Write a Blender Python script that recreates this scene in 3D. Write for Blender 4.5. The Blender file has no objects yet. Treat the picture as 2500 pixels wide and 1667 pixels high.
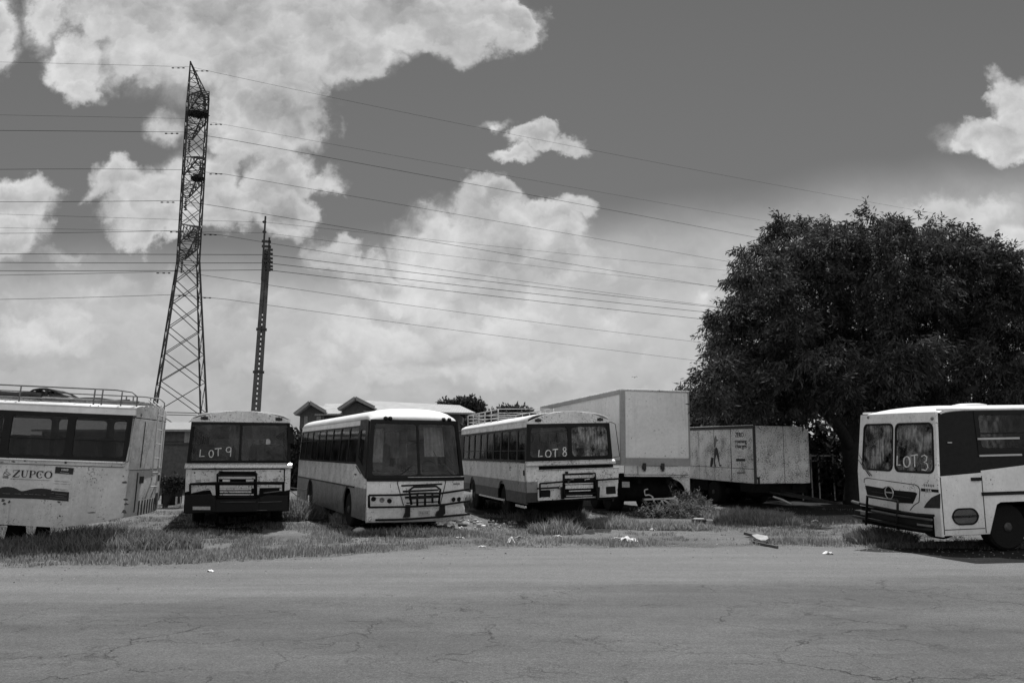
import bpy, bmesh, math, random
import numpy as np
from math import pi, sin, cos, tan, atan, sqrt, radians
from mathutils import Vector, Matrix, Euler
S = bpy.context.scene
COL = S.collection
random.seed(7); RNG = np.random.RandomState(11)

# ------------------------------------------------------------------ camera
F = 1944.0; HZ = 1115.0; CH = 1.8
TH = atan((HZ - 833.5) / F)
cam = bpy.data.objects.new("camera", bpy.data.cameras.new("camera")); COL.objects.link(cam)
cam.data.sensor_width = 36; cam.data.lens = F / 2500 * 36
cam.data.clip_end = 6000; cam.data.clip_start = 0.1
cam.location = (0, 0, CH); cam.rotation_euler = (pi / 2 + TH, 0, 0)
S.camera = cam

def ray(u, v):
    a = (u - 1250) / F; s = (833.5 - v) / F
    return Vector((a, cos(TH) - s * sin(TH), sin(TH) + s * cos(TH)))
def at(u, v, Y):
    d = ray(u, v); k = Y / d.y
    return Vector((d.x * k, Y, CH + d.z * k))
def gnd(u, v, z=0.0):
    d = ray(u, v); k = (z - CH) / d.z
    return Vector((d.x * k, d.y * k, z))
def level(u, v, z):
    return gnd(u, v, z)

# ------------------------------------------------------------------ tagging
def tag(o, label=None, cat=None, group=None, kind=None):
    if label: o['label'] = label
    if cat: o['category'] = cat
    if group: o['group'] = group
    if kind: o['kind'] = kind
    return o
def empty(name, loc=(0, 0, 0), rot=(0, 0, 0)):
    o = bpy.data.objects.new(name, None); COL.objects.link(o)
    o.location = loc; o.rotation_euler = rot; o.empty_display_size = 0.3
    return o
def copy_tree(o, parent=None):
    c = o.copy(); COL.objects.link(c)
    if parent is not None: c.parent = parent
    for ch in list(o.children): copy_tree(ch, c)
    return c

# ------------------------------------------------------------------ mesh builder
class MB:
    def __init__(s): s.v = []; s.f = []
    def add(s, vs, fs):
        b = len(s.v); s.v += [tuple(p) for p in vs]
        s.f += [tuple(b + i for i in f) for f in fs]; return s
    def box(s, x0, x1, y0, y1, z0, z1):
        vs = [(x0,y0,z0),(x1,y0,z0),(x1,y1,z0),(x0,y1,z0),(x0,y0,z1),(x1,y0,z1),(x1,y1,z1),(x0,y1,z1)]
        return s.add(vs, [(0,3,2,1),(4,5,6,7),(0,1,5,4),(1,2,6,5),(2,3,7,6),(3,0,4,7)])
    def bar(s, a, b, w, h=None, up=(0, 0, 1)):
        a = Vector(a); b = Vector(b); h = h or w; d = (b - a).normalized(); up = Vector(up)
        if abs(d.dot(up)) > 0.98: up = Vector((1, 0, 0))
        r = d.cross(up).normalized(); t = r.cross(d)
        vs = []
        for p in (a, b):
            for sx, sy in ((-1,-1),(1,-1),(1,1),(-1,1)): vs.append(p + r*(sx*w/2) + t*(sy*h/2))
        return s.add(vs, [(3,2,1,0),(4,5,6,7),(0,1,5,4),(1,2,6,5),(2,3,7,6),(3,0,4,7)])
    def tube(s, pts, r, n=6, closed=False):
        pts = [Vector(p) for p in pts]; m = len(pts)
        rr = r if isinstance(r, (list, tuple)) else [r] * m
        rings = []; prev = None
        for i, p in enumerate(pts):
            if closed: d = pts[(i+1) % m] - pts[i-1]
            else: d = pts[min(i+1, m-1)] - pts[max(i-1, 0)]
            d.normalize()
            if prev is None:
                up = Vector((0,0,1)) if abs(d.z) < .9 else Vector((1,0,0)); a = d.cross(up).normalized()
            else:
                a = (prev - d * prev.dot(d)).normalized()
            prev = a; b = d.cross(a)
            rings.append([p + (a*cos(2*pi*k/n) + b*sin(2*pi*k/n)) * rr[i] for k in range(n)])
        vs = [q for R in rings for q in R]; fs = []
        for i in range(m if closed else m-1):
            j = (i+1) % m
            for k in range(n): fs.append((i*n+k, i*n+(k+1) % n, j*n+(k+1) % n, j*n+k))
        if not closed: fs.append(tuple(range(n-1,-1,-1))); fs.append(tuple((m-1)*n+k for k in range(n)))
        return s.add(vs, fs)
    def plate(s, pts, mp, d0, d1):
        """closed outline pts (a,b); mp(a,b,depth)->xyz"""
        n = len(pts)
        vs = [mp(a, b, d0) for a, b in pts] + [mp(a, b, d1) for a, b in pts]
        fs = [tuple(range(n)), tuple(range(2*n-1, n-1, -1))]
        for i in range(n):
            j = (i+1) % n; fs.append((i, i+n, j+n, j))
        return s.add(vs, fs)
    def ring(s, inner, outer, mp, d0, d1):
        n = len(inner)
        vs = [mp(a,b,d0) for a,b in inner] + [mp(a,b,d0) for a,b in outer] + [mp(a,b,d1) for a,b in inner] + [mp(a,b,d1) for a,b in outer]
        fs = []
        for i in range(n):
            j = (i+1) % n
            fs += [(i, j, n+j, n+i), (2*n+i, 3*n+i, 3*n+j, 2*n+j), (i, 2*n+i, 2*n+j, j), (n+i, n+j, 3*n+j, 3*n+i)]
        return s.add(vs, fs)
    def lathe(s, prof, c, axis='x', n=24):
        """prof list of (r, t) along axis"""
        vs = []; fs = []; m = len(prof)
        for r, t in prof:
            for k in range(n):
                a = 2*pi*k/n
                if axis == 'x': vs.append((c[0]+t, c[1]+r*cos(a), c[2]+r*sin(a)))
                elif axis == 'y': vs.append((c[0]+r*cos(a), c[1]+t, c[2]+r*sin(a)))
                else: vs.append((c[0]+r*cos(a), c[1]+r*sin(a), c[2]+t))
        for i in range(m-1):
            for k in range(n): fs.append((i*n+k, i*n+(k+1) % n, (i+1)*n+(k+1) % n, (i+1)*n+k))
        fs.append(tuple(range(n-1,-1,-1))); fs.append(tuple((m-1)*n+k for k in range(n)))
        return s.add(vs, fs)
    def grid(s, nu, nv, fn):
        vs = [fn(i/(nu-1), j/(nv-1)) for i in range(nu) for j in range(nv)]
        fs = [(i*nv+j, (i+1)*nv+j, (i+1)*nv+j+1, i*nv+j+1) for i in range(nu-1) for j in range(nv-1)]
        return s.add(vs, fs)
    def build(s, name, mat, parent=None, warp=None, slices=(), bevel=0, smooth=False, solid=0, normals=True):
        me = bpy.data.meshes.new(name)
        me.from_pydata([tuple(p) for p in s.v], [], s.f)
        bm = bmesh.new(); bm.from_mesh(me)
        if normals: bmesh.ops.recalc_face_normals(bm, faces=bm.faces)
        for ax, vals in slices:
            no = {'x': (1,0,0), 'y': (0,1,0), 'z': (0,0,1)}[ax]
            for t in vals:
                co = [0,0,0]; co['xyz'.index(ax)] = t
                bmesh.ops.bisect_plane(bm, geom=bm.verts[:] + bm.edges[:] + bm.faces[:], plane_co=co, plane_no=no)
        if warp:
            for v in bm.verts: v.co = warp(*v.co)
        bm.to_mesh(me); bm.free()
        if smooth:
            for p in me.polygons: p.use_smooth = True
        me.materials.append(mat)
        o = bpy.data.objects.new(name, me); COL.objects.link(o)
        if parent is not None: o.parent = parent
        if solid:
            m = o.modifiers.new('t', 'SOLIDIFY'); m.thickness = solid; m.offset = -1
        if bevel:
            m = o.modifiers.new('b', 'BEVEL'); m.width = bevel; m.segments = 2; m.limit_method = 'ANGLE'; m.angle_limit = radians(40)
        return o

def rrect(a0, a1, b0, b1, r, n=4):
    pts = []
    for (cx, cy, st) in ((a1-r, b1-r, 0), (a0+r, b1-r, 90), (a0+r, b0+r, 180), (a1-r, b0+r, 270)):
        for k in range(n+1):
            t = radians(st + 90*k/n); pts.append((cx + r*cos(t), cy + r*sin(t)))
    return pts
def mpx(x0):            # outline in (y,z), depth along x
    return lambda a, b, d: (x0 + d, a, b)
def mpy(y0):            # outline in (x,z), depth along y
    return lambda a, b, d: (a, y0 + d, b)

def text_geo(txt, size=1.0):
    cu = bpy.data.curves.new('txt', 'FONT'); cu.body = txt; cu.size = size
    o = bpy.data.objects.new('txt', cu); COL.objects.link(o)
    dg = bpy.context.evaluated_depsgraph_get()
    me = bpy.data.meshes.new_from_object(o.evaluated_get(dg))
    vs = [tuple(v.co) for v in me.vertices]; fs = [tuple(p.vertices) for p in me.polygons]
    bpy.data.objects.remove(o); bpy.data.curves.remove(cu); bpy.data.meshes.remove(me)
    return vs, fs
def text_on(mb, txt, size, mp, xs=1.0, bold=0.0):
    """mp(s,t)->xyz ; thick strokes by layering a shifted copy"""
    vs, fs = text_geo(txt, size)
    k = 0
    for dx in ((0,) if bold == 0 else (0, bold)):
        mb.add([mp(x*xs + dx, y, k*0.001) for x, y, z in vs], fs); k += 1

# ------------------------------------------------------------------ materials (black and white photograph: neutral greys)
MATS = {}
def nodes(name):
    m = bpy.data.materials.new(name); m.use_nodes = True
    nt = m.node_tree; nt.nodes.clear()
    return m, nt
def N(nt, t, **kw):
    n = nt.nodes.new(t)
    for k, v in kw.items(): setattr(n, k, v)
    return n
def math_(nt, op, a, b=None, c=None, clamp=False):
    n = nt.nodes.new('ShaderNodeMath'); n.operation = op; n.use_clamp = clamp
    for i, x in enumerate((a, b, c)):
        if x is None: continue
        if isinstance(x, (int, float)): n.inputs[i].default_value = x
        else: nt.links.new(x, n.inputs[i])
    return n.outputs[0]
def noise(nt, vec, scale, detail=4, rough=.55, dist=0, dim='3D'):
    n = N(nt, 'ShaderNodeTexNoise'); n.noise_dimensions = dim
    n.inputs['Scale'].default_value = scale; n.inputs['Detail'].default_value = detail
    n.inputs['Roughness'].default_value = rough; n.inputs['Distortion'].default_value = dist
    if vec is not None: nt.links.new(vec, n.inputs['Vector'])
    return n.outputs['Fac']
def mapr(nt, x, a, b, c=0.0, d=1.0, smooth=False):
    n = N(nt, 'ShaderNodeMapRange'); n.clamp = True
    if smooth: n.interpolation_type = 'SMOOTHSTEP'
    nt.links.new(x, n.inputs[0])
    for i, q in enumerate((a, b, c, d)): n.inputs[i+1].default_value = q
    return n.outputs[0]
def scaled(nt, vec, sc):
    n = N(nt, 'ShaderNodeVectorMath'); n.operation = 'MULTIPLY'
    nt.links.new(vec, n.inputs[0]); n.inputs[1].default_value = sc
    return n.outputs[0]
def grey(nt, x):
    n = N(nt, 'ShaderNodeCombineColor')
    for i in range(3): nt.links.new(x, n.inputs[i])
    return n.outputs[0]

def paint(name, base, bands=None, dirt=.35, rust=.3, rough=.4, streak=True, spec=.4, metal=0, bump=.15, lowdirt=.35, scale=1.0):
    """weathered paint. bands = [(z, value), ...]: colour below each height of the object"""
    m, nt = nodes(name); L = nt.links
    tc = N(nt, 'ShaderNodeTexCoord'); P = tc.outputs['Object']
    sp = N(nt, 'ShaderNodeSeparateXYZ'); L.new(P, sp.inputs[0]); z = sp.outputs[2]
    if bands:
        cr = N(nt, 'ShaderNodeValToRGB'); cr.color_ramp.interpolation = 'CONSTANT'
        els = cr.color_ramp.elements; lo = 0.0
        vals = [(0.0, bands[0][1])]
        for i in range(len(bands)-1): vals.append((bands[i][0]/4.0, bands[i+1][1]))
        els[0].position = 0; els[0].color = (vals[0][1],)*3 + (1,)
        els[1].position = vals[1][0]; els[1].color = (vals[1][1],)*3 + (1,)
        for p, c in vals[2:]:
            e = els.new(p); e.color = (c, c, c, 1)
        wob = math_(nt, 'MULTIPLY', math_(nt, 'SUBTRACT', noise(nt, P, 25), .5), .02)
        L.new(math_(nt, 'DIVIDE', math_(nt, 'ADD', z, wob), 4.0), cr.inputs[0])
        b = N(nt, 'ShaderNodeRGBToBW'); L.new(cr.outputs[0], b.inputs[0]); col = b.outputs[0]
    else:
        v = N(nt, 'ShaderNodeValue'); v.outputs[0].default_value = base; col = v.outputs[0]
    # blotchy fading
    n1 = noise(nt, P, 1.7*scale, 6, .6); n2 = noise(nt, P, 14*scale, 5, .7)
    f = mapr(nt, n1, .3, .7, 1 - dirt*.45, 1.04)
    col = math_(nt, 'MULTIPLY', col, f)
    f = mapr(nt, n2, .35, .7, 1.03, 1 - dirt*.35)
    col = math_(nt, 'MULTIPLY', col, f)
    if streak:                                                   # rain streaks run down
        st = noise(nt, scaled(nt, P, (5, 5, .35)), 2.6*scale, 6, .7); sk = mapr(nt, noise(nt, P, 1.1*scale, 3), .42, .62, .1, 1.0)
        col = math_(nt, 'MULTIPLY', col, math_(nt, 'SUBTRACT', 1.0, math_(nt, 'MULTIPLY', sk, mapr(nt, st, .5, .72, 0.0, dirt*.75))))
    if lowdirt:                                                  # road dirt thrown up from below
        h = math_(nt, 'ADD', z, math_(nt, 'MULTIPLY', math_(nt, 'SUBTRACT', noise(nt, P, 5, 5), .5), .7))
        col = math_(nt, 'MULTIPLY', col, mapr(nt, h, .15, 1.0, 1 - lowdirt, 1.0))
    if rust:
        r1 = noise(nt, P, 23*scale, 6, .75); r2 = noise(nt, P, 2.2*scale, 3)
        t = math_(nt, 'ADD', r1, math_(nt, 'MULTIPLY', r2, .35))
        k = mapr(nt, t, .86 - .12*rust, .9 - .12*rust, 0, .9)
        inv = math_(nt, 'SUBTRACT', 1.0, k)
        col = math_(nt, 'ADD', math_(nt, 'MULTIPLY', col, inv), math_(nt, 'MULTIPLY', k, .035))
    bs = N(nt, 'ShaderNodeBsdfPrincipled')
    L.new(grey(nt, col), bs.inputs['Base Color'])
    L.new(mapr(nt, n2, .3, .7, rough*.8, min(1, rough*1.4)), bs.inputs['Roughness'])
    bs.inputs['Specular IOR Level'].default_value = spec; bs.inputs['Metallic'].default_value = metal
    if bump:
        bp = N(nt, 'ShaderNodeBump'); bp.inputs['Strength'].default_value = bump; bp.inputs['Distance'].default_value = .05
        L.new(noise(nt, P, 2.1, 4), bp.inputs['Height']); L.new(bp.outputs[0], bs.inputs['Normal'])
    o = N(nt, 'ShaderNodeOutputMaterial'); L.new(bs.outputs[0], o.inputs[0])
    return m

def plain(name, base, rough=.7, var=.25, scale=8, metal=0, spec=.3, bump=0):
    m, nt = nodes(name); L = nt.links
    tc = N(nt, 'ShaderNodeTexCoord'); P = tc.outputs['Object']
    n = noise(nt, P, scale, 6, .65)
    col = math_(nt, 'MULTIPLY', base, mapr(nt, n, .3, .7, 1-var, 1+var))
    bs = N(nt, 'ShaderNodeBsdfPrincipled'); L.new(grey(nt, col), bs.inputs['Base Color'])
    bs.inputs['Roughness'].default_value = rough; bs.inputs['Metallic'].default_value = metal
    bs.inputs['Specular IOR Level'].default_value = spec
    if bump:
        bp = N(nt, 'ShaderNodeBump'); bp.inputs['Strength'].default_value = bump; bp.inputs['Distance'].default_value = .03
        L.new(n, bp.inputs['Height']); L.new(bp.outputs[0], bs.inputs['Normal'])
    o = N(nt, 'ShaderNodeOutputMaterial'); L.new(bs.outputs[0], o.inputs[0])
    return m

def glass(name, tint=.45, dust=.12, dustcol=.35, rough=.06):
    m, nt = nodes(name); L = nt.links
    tc = N(nt, 'ShaderNodeTexCoord'); P = tc.outputs['Object']
    tr = N(nt, 'ShaderNodeBsdfTransparent'); tr.inputs[0].default_value = (tint,)*3 + (1,)
    gl = N(nt, 'ShaderNodeBsdfGlossy'); gl.inputs['Roughness'].default_value = rough; gl.inputs[0].default_value = (.33,)*3 + (1,)
    bp = N(nt, 'ShaderNodeBump'); bp.inputs['Strength'].default_value = .08; bp.inputs['Distance'].default_value = .05
    L.new(noise(nt, P, 2.2, 2), bp.inputs['Height']); L.new(bp.outputs[0], gl.inputs['Normal'])
    fr = N(nt, 'ShaderNodeFresnel'); fr.inputs[0].default_value = 1.5
    mx = N(nt, 'ShaderNodeMixShader'); L.new(fr.outputs[0], mx.inputs[0]); L.new(tr.outputs[0], mx.inputs[1]); L.new(gl.outputs[0], mx.inputs[2])
    df = N(nt, 'ShaderNodeBsdfDiffuse'); df.inputs[0].default_value = (dustcol,)*3 + (1,)
    n1 = noise(nt, P, 2.5, 6, .65); n2 = noise(nt, scaled(nt, P, (6, 6, 1)), 3, 5, .6)
    k = math_(nt, 'MULTIPLY', mapr(nt, n1, .38, .68, .0, 2.2), mapr(nt, n2, .38, .68, .3, 1.7))
    k = math_(nt, 'MULTIPLY', k, dust, clamp=True)
    m2 = N(nt, 'ShaderNodeMixShader'); L.new(k, m2.inputs[0]); L.new(mx.outputs[0], m2.inputs[1]); L.new(df.outputs[0], m2.inputs[2])
    o = N(nt, 'ShaderNodeOutputMaterial'); L.new(m2.outputs[0], o.inputs[0])
    return m

def leafmat(name, lo, hi, scale=1.2, trans=.25):
    m, nt = nodes(name); L = nt.links
    tc = N(nt, 'ShaderNodeTexCoord'); P = tc.outputs['Object']
    n = noise(nt, P, scale, 5, .7); g = N(nt, 'ShaderNodeNewGeometry')
    a = math_(nt, 'ADD', math_(nt, 'MULTIPLY', n, .6), math_(nt, 'MULTIPLY', g.outputs['Random Per Island'], .4))
    col = grey(nt, mapr(nt, a, .3, .7, lo, hi))
    d = N(nt, 'ShaderNodeBsdfPrincipled'); L.new(col, d.inputs['Base Color']); d.inputs['Roughness'].default_value = .7
    d.inputs['Specular IOR Level'].default_value = .12
    t = N(nt, 'ShaderNodeBsdfTranslucent'); L.new(col, t.inputs[0])
    mx = N(nt, 'ShaderNodeMixShader'); mx.inputs[0].default_value = trans
    L.new(d.outputs[0], mx.inputs[1]); L.new(t.outputs[0], mx.inputs[2])
    o = N(nt, 'ShaderNodeOutputMaterial'); L.new(mx.outputs[0], o.inputs[0])
    return m

M = dict(
    white=paint('white_paint', .8, dirt=.65, rust=.9, bump=.4),
    white_clean=paint('white_coach_paint', .8, dirt=.45, rust=.7, lowdirt=.3, bump=.35),
    roof=paint('roof_paint', .72, dirt=.25, rust=.15, lowdirt=0, rough=.35),
    trim=paint('bright_trim', .6, dirt=.2, rust=.5, rough=.25, metal=.5, lowdirt=0, spec=.6),
    black=paint('black_paint', .008, dirt=.3, rust=0, rough=.45, lowdirt=0, bump=.05, spec=.18),
    blackmatt=plain('black_rubber', .009, .8, .4, 20),
    steel=plain('dark_steel', .035, .55, .4, 12, metal=.3),
    chassis=plain('chassis_grime', .009, .95, .4, 6, spec=.1),
    tyre=plain('tyre_rubber', .012, .9, .3, 30, spec=.15),
    rim=plain('wheel_rim', .06, .5, .4, 15, metal=.4),
    lamp=plain('lamp_lens', .12, .2, .3, 20, spec=.6),
    hole=plain('empty_opening', .008, .9, .3, 10),
    seat=plain('seat_cloth', .12, .9, .35, 10),
    floor=plain('bus_floor', .2, .9, .4, 3),
    chalk=plain('chalk_marker', .62, .9, .2, 30),
    ink=plain('dark_lettering', .015, .6, .3, 20),
    faint=plain('faded_lettering', .2, .7, .3, 20),
    glass=glass('window_glass', .82, .04),
    glassdark=glass('windscreen_glass', .78, .06, .35),
    glassdusty=glass('dusty_windscreen_glass', .6, .34, .45),
    glassblack=glass('dark_side_glass', .6, .02),
    plate=plain('number_plate', .35, .5, .3, 20),
    galv=plain('galvanised_steel', .10, .5, .3, 3, metal=.3),
    rail=paint('pale_rail_paint', .45, dirt=.3, rust=.3, lowdirt=0, bump=0),
)
SKYK=.012; SKYMAX=.155; SKYMIN=.115; BGS=.1; EXPO=0.65
# ------------------------------------------------------------------ bus tools
class Bus:
    def __init__(s, name, label, X, Y, psi, pit=0, roll=0, Z=0, w=1.22, L=10, tumble=.04, zs=1.55, rake=0, curve=0, fade=1.2, cat='bus', group=None, zr=None):
        s.w = w; s.L = L; s.tumble = tumble; s.zs = zs; s.rake = rake; s.curve = curve; s.fade = fade; s.zr = zr if zr is not None else zs
        s.root = empty(name, (X, Y, Z), (radians(pit), -radians(roll), radians(psi)))
        tag(s.root, label, cat, group)
        s.Mx = Matrix.Translation((X, Y, Z)) @ Euler((radians(pit), -radians(roll), radians(psi))).to_matrix().to_4x4()
        s.Mi = s.Mx.inverted()
    def hit(s, u, v, axis, val):
        o = s.Mi @ Vector((0, 0, CH)); d = (s.Mi.to_3x3() @ ray(u, v))
        k = (val - o[axis]) / d[axis]; return o + d * k
    def fr(s, u, v, y=0.0):            # photo point -> (x, z) on the front plane
        p = s.hit(u, v, 1, y); return (p.x, p.z)
    def sd(s, u, v, x=None):           # photo point -> (y, z) on the camera-side plane
        p = s.hit(u, v, 0, x if x is not None else s.near); return (p.y, p.z)
    def warp(s, x, y, z):
        if z > s.zs: x *= 1 - s.tumble * (z - s.zs) / 1.1
        f = max(0.0, min(1.0, 1 - y / s.fade)); f = f*f*(3-2*f)
        if s.rake and z > s.zr: y += s.rake * (z - s.zr) * f
        if s.curve: y += s.curve * (abs(x) / s.w) ** 2.6 * f
        return (x, y, z)
    def add(s, mb, name, mat, parent=None, fine=False, **kw):
        sl = ()
        if fine:
            sl = (('x', [s.w * t for t in (-.92, -.8, -.6, -.4, -.2, 0, .2, .4, .6, .8, .92)]), ('z', [s.zs, s.zr]))
        return mb.build(name, mats(mat), parent or s.root, warp=s.warp, slices=sl, **kw)

def mats(m): return M[m] if isinstance(m, str) else m

def wheel(b, x, y, r=.5, wd=.28, z=None, proto={}):
    sg = 1 if x > 0 else -1
    z = r - .04 if z is None else z
    mb = MB(); mb.lathe([(r*.55, -wd/2), (r*.9, -wd/2), (r, -wd*.35), (r, wd*.35), (r*.9, wd/2), (r*.55, wd/2)], (0, 0, 0), 'x', 28)
    t = mb.build('wheel', M['tyre'], b.root, smooth=False); t.location = (x, y, z)
    mb = MB(); mb.lathe([(r*.56, -wd*.3), (r*.58, sg*wd*.46), (r*.5, sg*wd*.5), (r*.4, sg*wd*.2), (r*.22, sg*wd*.2), (r*.2, sg*wd*.55), (r*.12, sg*wd*.62)], (0, 0, 0), 'x', 20)
    mb.build('rim', M['rim'], t)
    mb = MB()
    for k in range(8):
        a = 2*pi*k/8; mb.box(sg*wd*.2-.015, sg*wd*.2+.03, r*.3*cos(a)-.012, r*.3*cos(a)+.012, r*.3*sin(a)-.012, r*.3*sin(a)+.012)
    mb.build('wheel_nut', M['steel'], t).name = 'wheel_nuts'
    return t

def arch_outline(L, zsk, zs, arches, y0=0.0, extra_top=None):
    """closed outline (y,z) of a lower side panel with round wheel arches"""
    pts = [(y0, zsk)]
    for yc, r, zc in arches:
        a0 = math.asin(max(-1, min(1, (zsk - zc) / r)))
        for k in range(13):
            a = (pi - a0) + (2*a0 - pi) * k / 12
            pts.append((yc + r*cos(a), zc + r*sin(a)))
    pts += [(L, zsk), (L, zs)]
    pts += extra_top if extra_top else [(y0, zs)]
    return pts

def side(b, sg, outline, mat, name='side_panel', th=.04):
    x = sg * b.w
    mb = MB(); mb.plate(outline, mpx(x), 0, -sg*th)
    return b.add(mb, name, mat)

def windows(b, sg, bays, z0, z1, frame='black', gl='glass', m=.05, r=.05, slider=False, th=.04, inset=.018, midbar=None):
    x = sg * b.w
    for (y0, y1) in bays:
        mb = MB(); mb.ring(rrect(y0+m, y1-m, z0+m, z1-m, r), rrect(y0, y1, z0, z1, .0015), mpx(x), 0, -sg*th)
        if midbar: mb.box(*sorted((x - sg*.004, x - sg*.03)), y0+m, y1-m, midbar-.012, midbar+.012)
        f = b.add(mb, 'window', frame)
        mb = MB(); mb.plate(rrect(y0+m*.6, y1-m*.6, z0+m*.6, z1-m*.6, r), mpx(x - sg*inset), 0, -sg*.005)
        b.add(mb, 'pane', gl, f)

def roof(b, ze, h, y0, y1, mat='roof', p=2.2, over=.02, front_roll=0, n=13, name='roof', z_front=None, rear_roll=0):
    w = b.w + over; mb = MB()
    xs = [-w * cos(pi*k/(n-1)) for k in range(n)]
    def prof(x): return h * max(0.0, 1 - (abs(x)/w)**p) ** (1/p)
    st = []
    if front_roll:
        zf = z_front
        for k in range(7):
            a = (pi/2) * k/6; st.append((y0 + front_roll*(1 - cos(a)), sin(a), zf))
    else: st.append((y0, 1, None))
    st += [(y0 + front_roll + (y1 - y0 - front_roll - rear_roll) * k/6, 1, None) for k in range(1, 7)]
    if rear_roll:
        for k in range(1, 6):
            a = (pi/2)*k/5; st.append((y1 - rear_roll*(1 - sin(a)), cos(a), ze - .02))
    def fn(i, j):
        y, s, zf = st[i]; x = xs[j]; zt = ze + prof(x)
        z = zt if zf is None else zf + (zt - zf) * s
        return (x, y, z)
    vs = [fn(i, j) for i in range(len(st)) for j in range(n)]
    fs = [(i*n+j, (i+1)*n+j, (i+1)*n+j+1, i*n+j+1) for i in range(len(st)-1) for j in range(n-1)]
    mb.add(vs, fs)
    return b.add(mb, name, mat, smooth=True, solid=.03)

SEAT = {}
def seats(b, ys, zf, z_back=1.0):
    for y in ys:
        for x0 in (-b.w+.12, .22):
            if 'm' not in SEAT:
                mb = MB(); mb.plate(rrect(0, .9, 0, .72, .12), mpy(0), 0, .09)
                mb.box(0, .9, -.42, 0, 0, .12); mb.box(.05, .12, -.2, -.12, -.4, 0); mb.box(.78, .85, -.2, -.12, -.4, 0)
                SEAT['m'] = mb.build('seat', M['seat'], b.root, bevel=.02); o = SEAT['m']
            else:
                o = SEAT['m'].copy(); COL.objects.link(o); o.parent = b.root
            o.location = (x0, y, zf + .42)

def interior(b, zf, y0=.15, y1=None, ceil=None):
    y1 = y1 or b.L - .1
    mb = MB(); mb.box(-b.w+.05, b.w-.05, y0, y1, zf-.05, zf); b.add(mb, 'floor', 'floor')
def chassis(b, z0=.3, z1=.75, y0=.3, y1=None):
    y1 = y1 or b.L - .3
    mb = MB()
    for x in (-.5, .5): mb.box(x-.06, x+.06, y0, y1, z1-.25, z1-.02)
    for k in range(9):
        y = y0 + (y1-y0)*(k+.5)/9; mb.box(-.44, .44, y-.05, y+.05, z1-.2, z1-.06)
    mb.box(-.45, .45, y0+.5, y0+1.6, z0, z1-.05)
    mb.lathe([(.12, -1.05), (.14, -.3), (.28, -.2), (.28, .2), (.14, .3), (.12, 1.05)], (0, y0+1.9, z0+.15), 'x', 12)
    mb.lathe([(.12, -1.05), (.14, -.3), (.28, -.2), (.28, .2), (.14, .3), (.12, 1.05)], (0, y1-2.6, z0+.15), 'x', 12)
    mb.box(-b.w+.1, -.55, y0+3.2, y0+4.2, z0+.1, z1); mb.box(.55, b.w-.1, y0+3.6, y0+4.4, z0+.1, z1)
    b.add(mb, 'chassis', 'chassis')
def tubes(b, paths, r, name, mat, parent=None, n=6, world=False):
    mb = MB()
    for p in paths: mb.tube(p, r, n)
    return b.add(mb, name, mat, parent, smooth=True)
def rear_wall(b, z0, ze, h, mat='white', win=True):
    y = b.L; w = b.w
    arc = [(w*cos(pi*k/14), ze + h*(1-abs(cos(pi*k/14))**2.2)**(1/2.2)) for k in range(15)]
    if win:
        inner = rrect(-w+.25, w-.25, 1.7, 2.45, .08, 4); outer = rrect(-w+.01, w-.01, 1.5, 2.55, .002, 4)
        mb = MB(); mb.ring(inner, outer, mpy(y), 0, -.04)
        mb.plate([(-w, z0), (w, z0), (w, 1.5), (-w, 1.5)], mpy(y), 0, -.04)
        mb.plate([(-w, 2.55), (w, 2.55)] + arc, mpy(y), 0, -.04)
        o = b.add(mb, 'rear_panel', mat)
        mb = MB(); mb.plate(inner, mpy(y-.02), 0, -.006); b.add(mb, 'rear_window', 'glass')
    else:
        mb = MB(); mb.plate([(-w, z0), (w, z0)] + arc, mpy(y), 0, -.04); b.add(mb, 'rear_panel', mat)

GLY = {   # hand painted letters, strokes in a unit box
 'L': [[(.08,1),(.05,.5),(.03,.02),(.3,.08),(.62,.1)]],
 'O': [[(.5+.42*cos(a*pi/7+1.2), .46+.5*sin(a*pi/7+1.2)) for a in range(15)]],
 'T': [[(0,.93),(.4,.97),(.85,1)],[(.45,.97),(.42,.5),(.45,.02)]],
 '9': [[(.7,.62),(.55,.45),(.25,.45),(.12,.65),(.2,.9),(.5,1.0),(.72,.9),(.72,.6),(.7,.3),(.66,-.05)]],
 '8': [[(.6,.8),(.5,1),(.25,.98),(.15,.78),(.3,.6),(.6,.42),(.7,.2),(.5,0),(.2,.04),(.12,.25),(.3,.5),(.55,.65),(.6,.8)]],
 '3': [[(.1,.9),(.4,1.02),(.68,.88),(.6,.62),(.35,.52),(.65,.42),(.75,.15),(.5,-.06),(.1,.0)]],
}
def hand(b, chars, place, parent, r=.013):
    """chars: (char, px-box) ; place(u,v)->xyz"""
    mb = MB()
    for ch, (u0, v0, u1, v1) in chars:
        for st in GLY[ch]:
            pts = [place(u0 + (u1-u0)*a, v1 + (v0-v1)*t) for a, t in st]
            mb.tube(pts, [r*(.75+.5*random.random()) for _ in pts], 5)
    return mb.build('lot_number', M['chalk'], parent)

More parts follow.
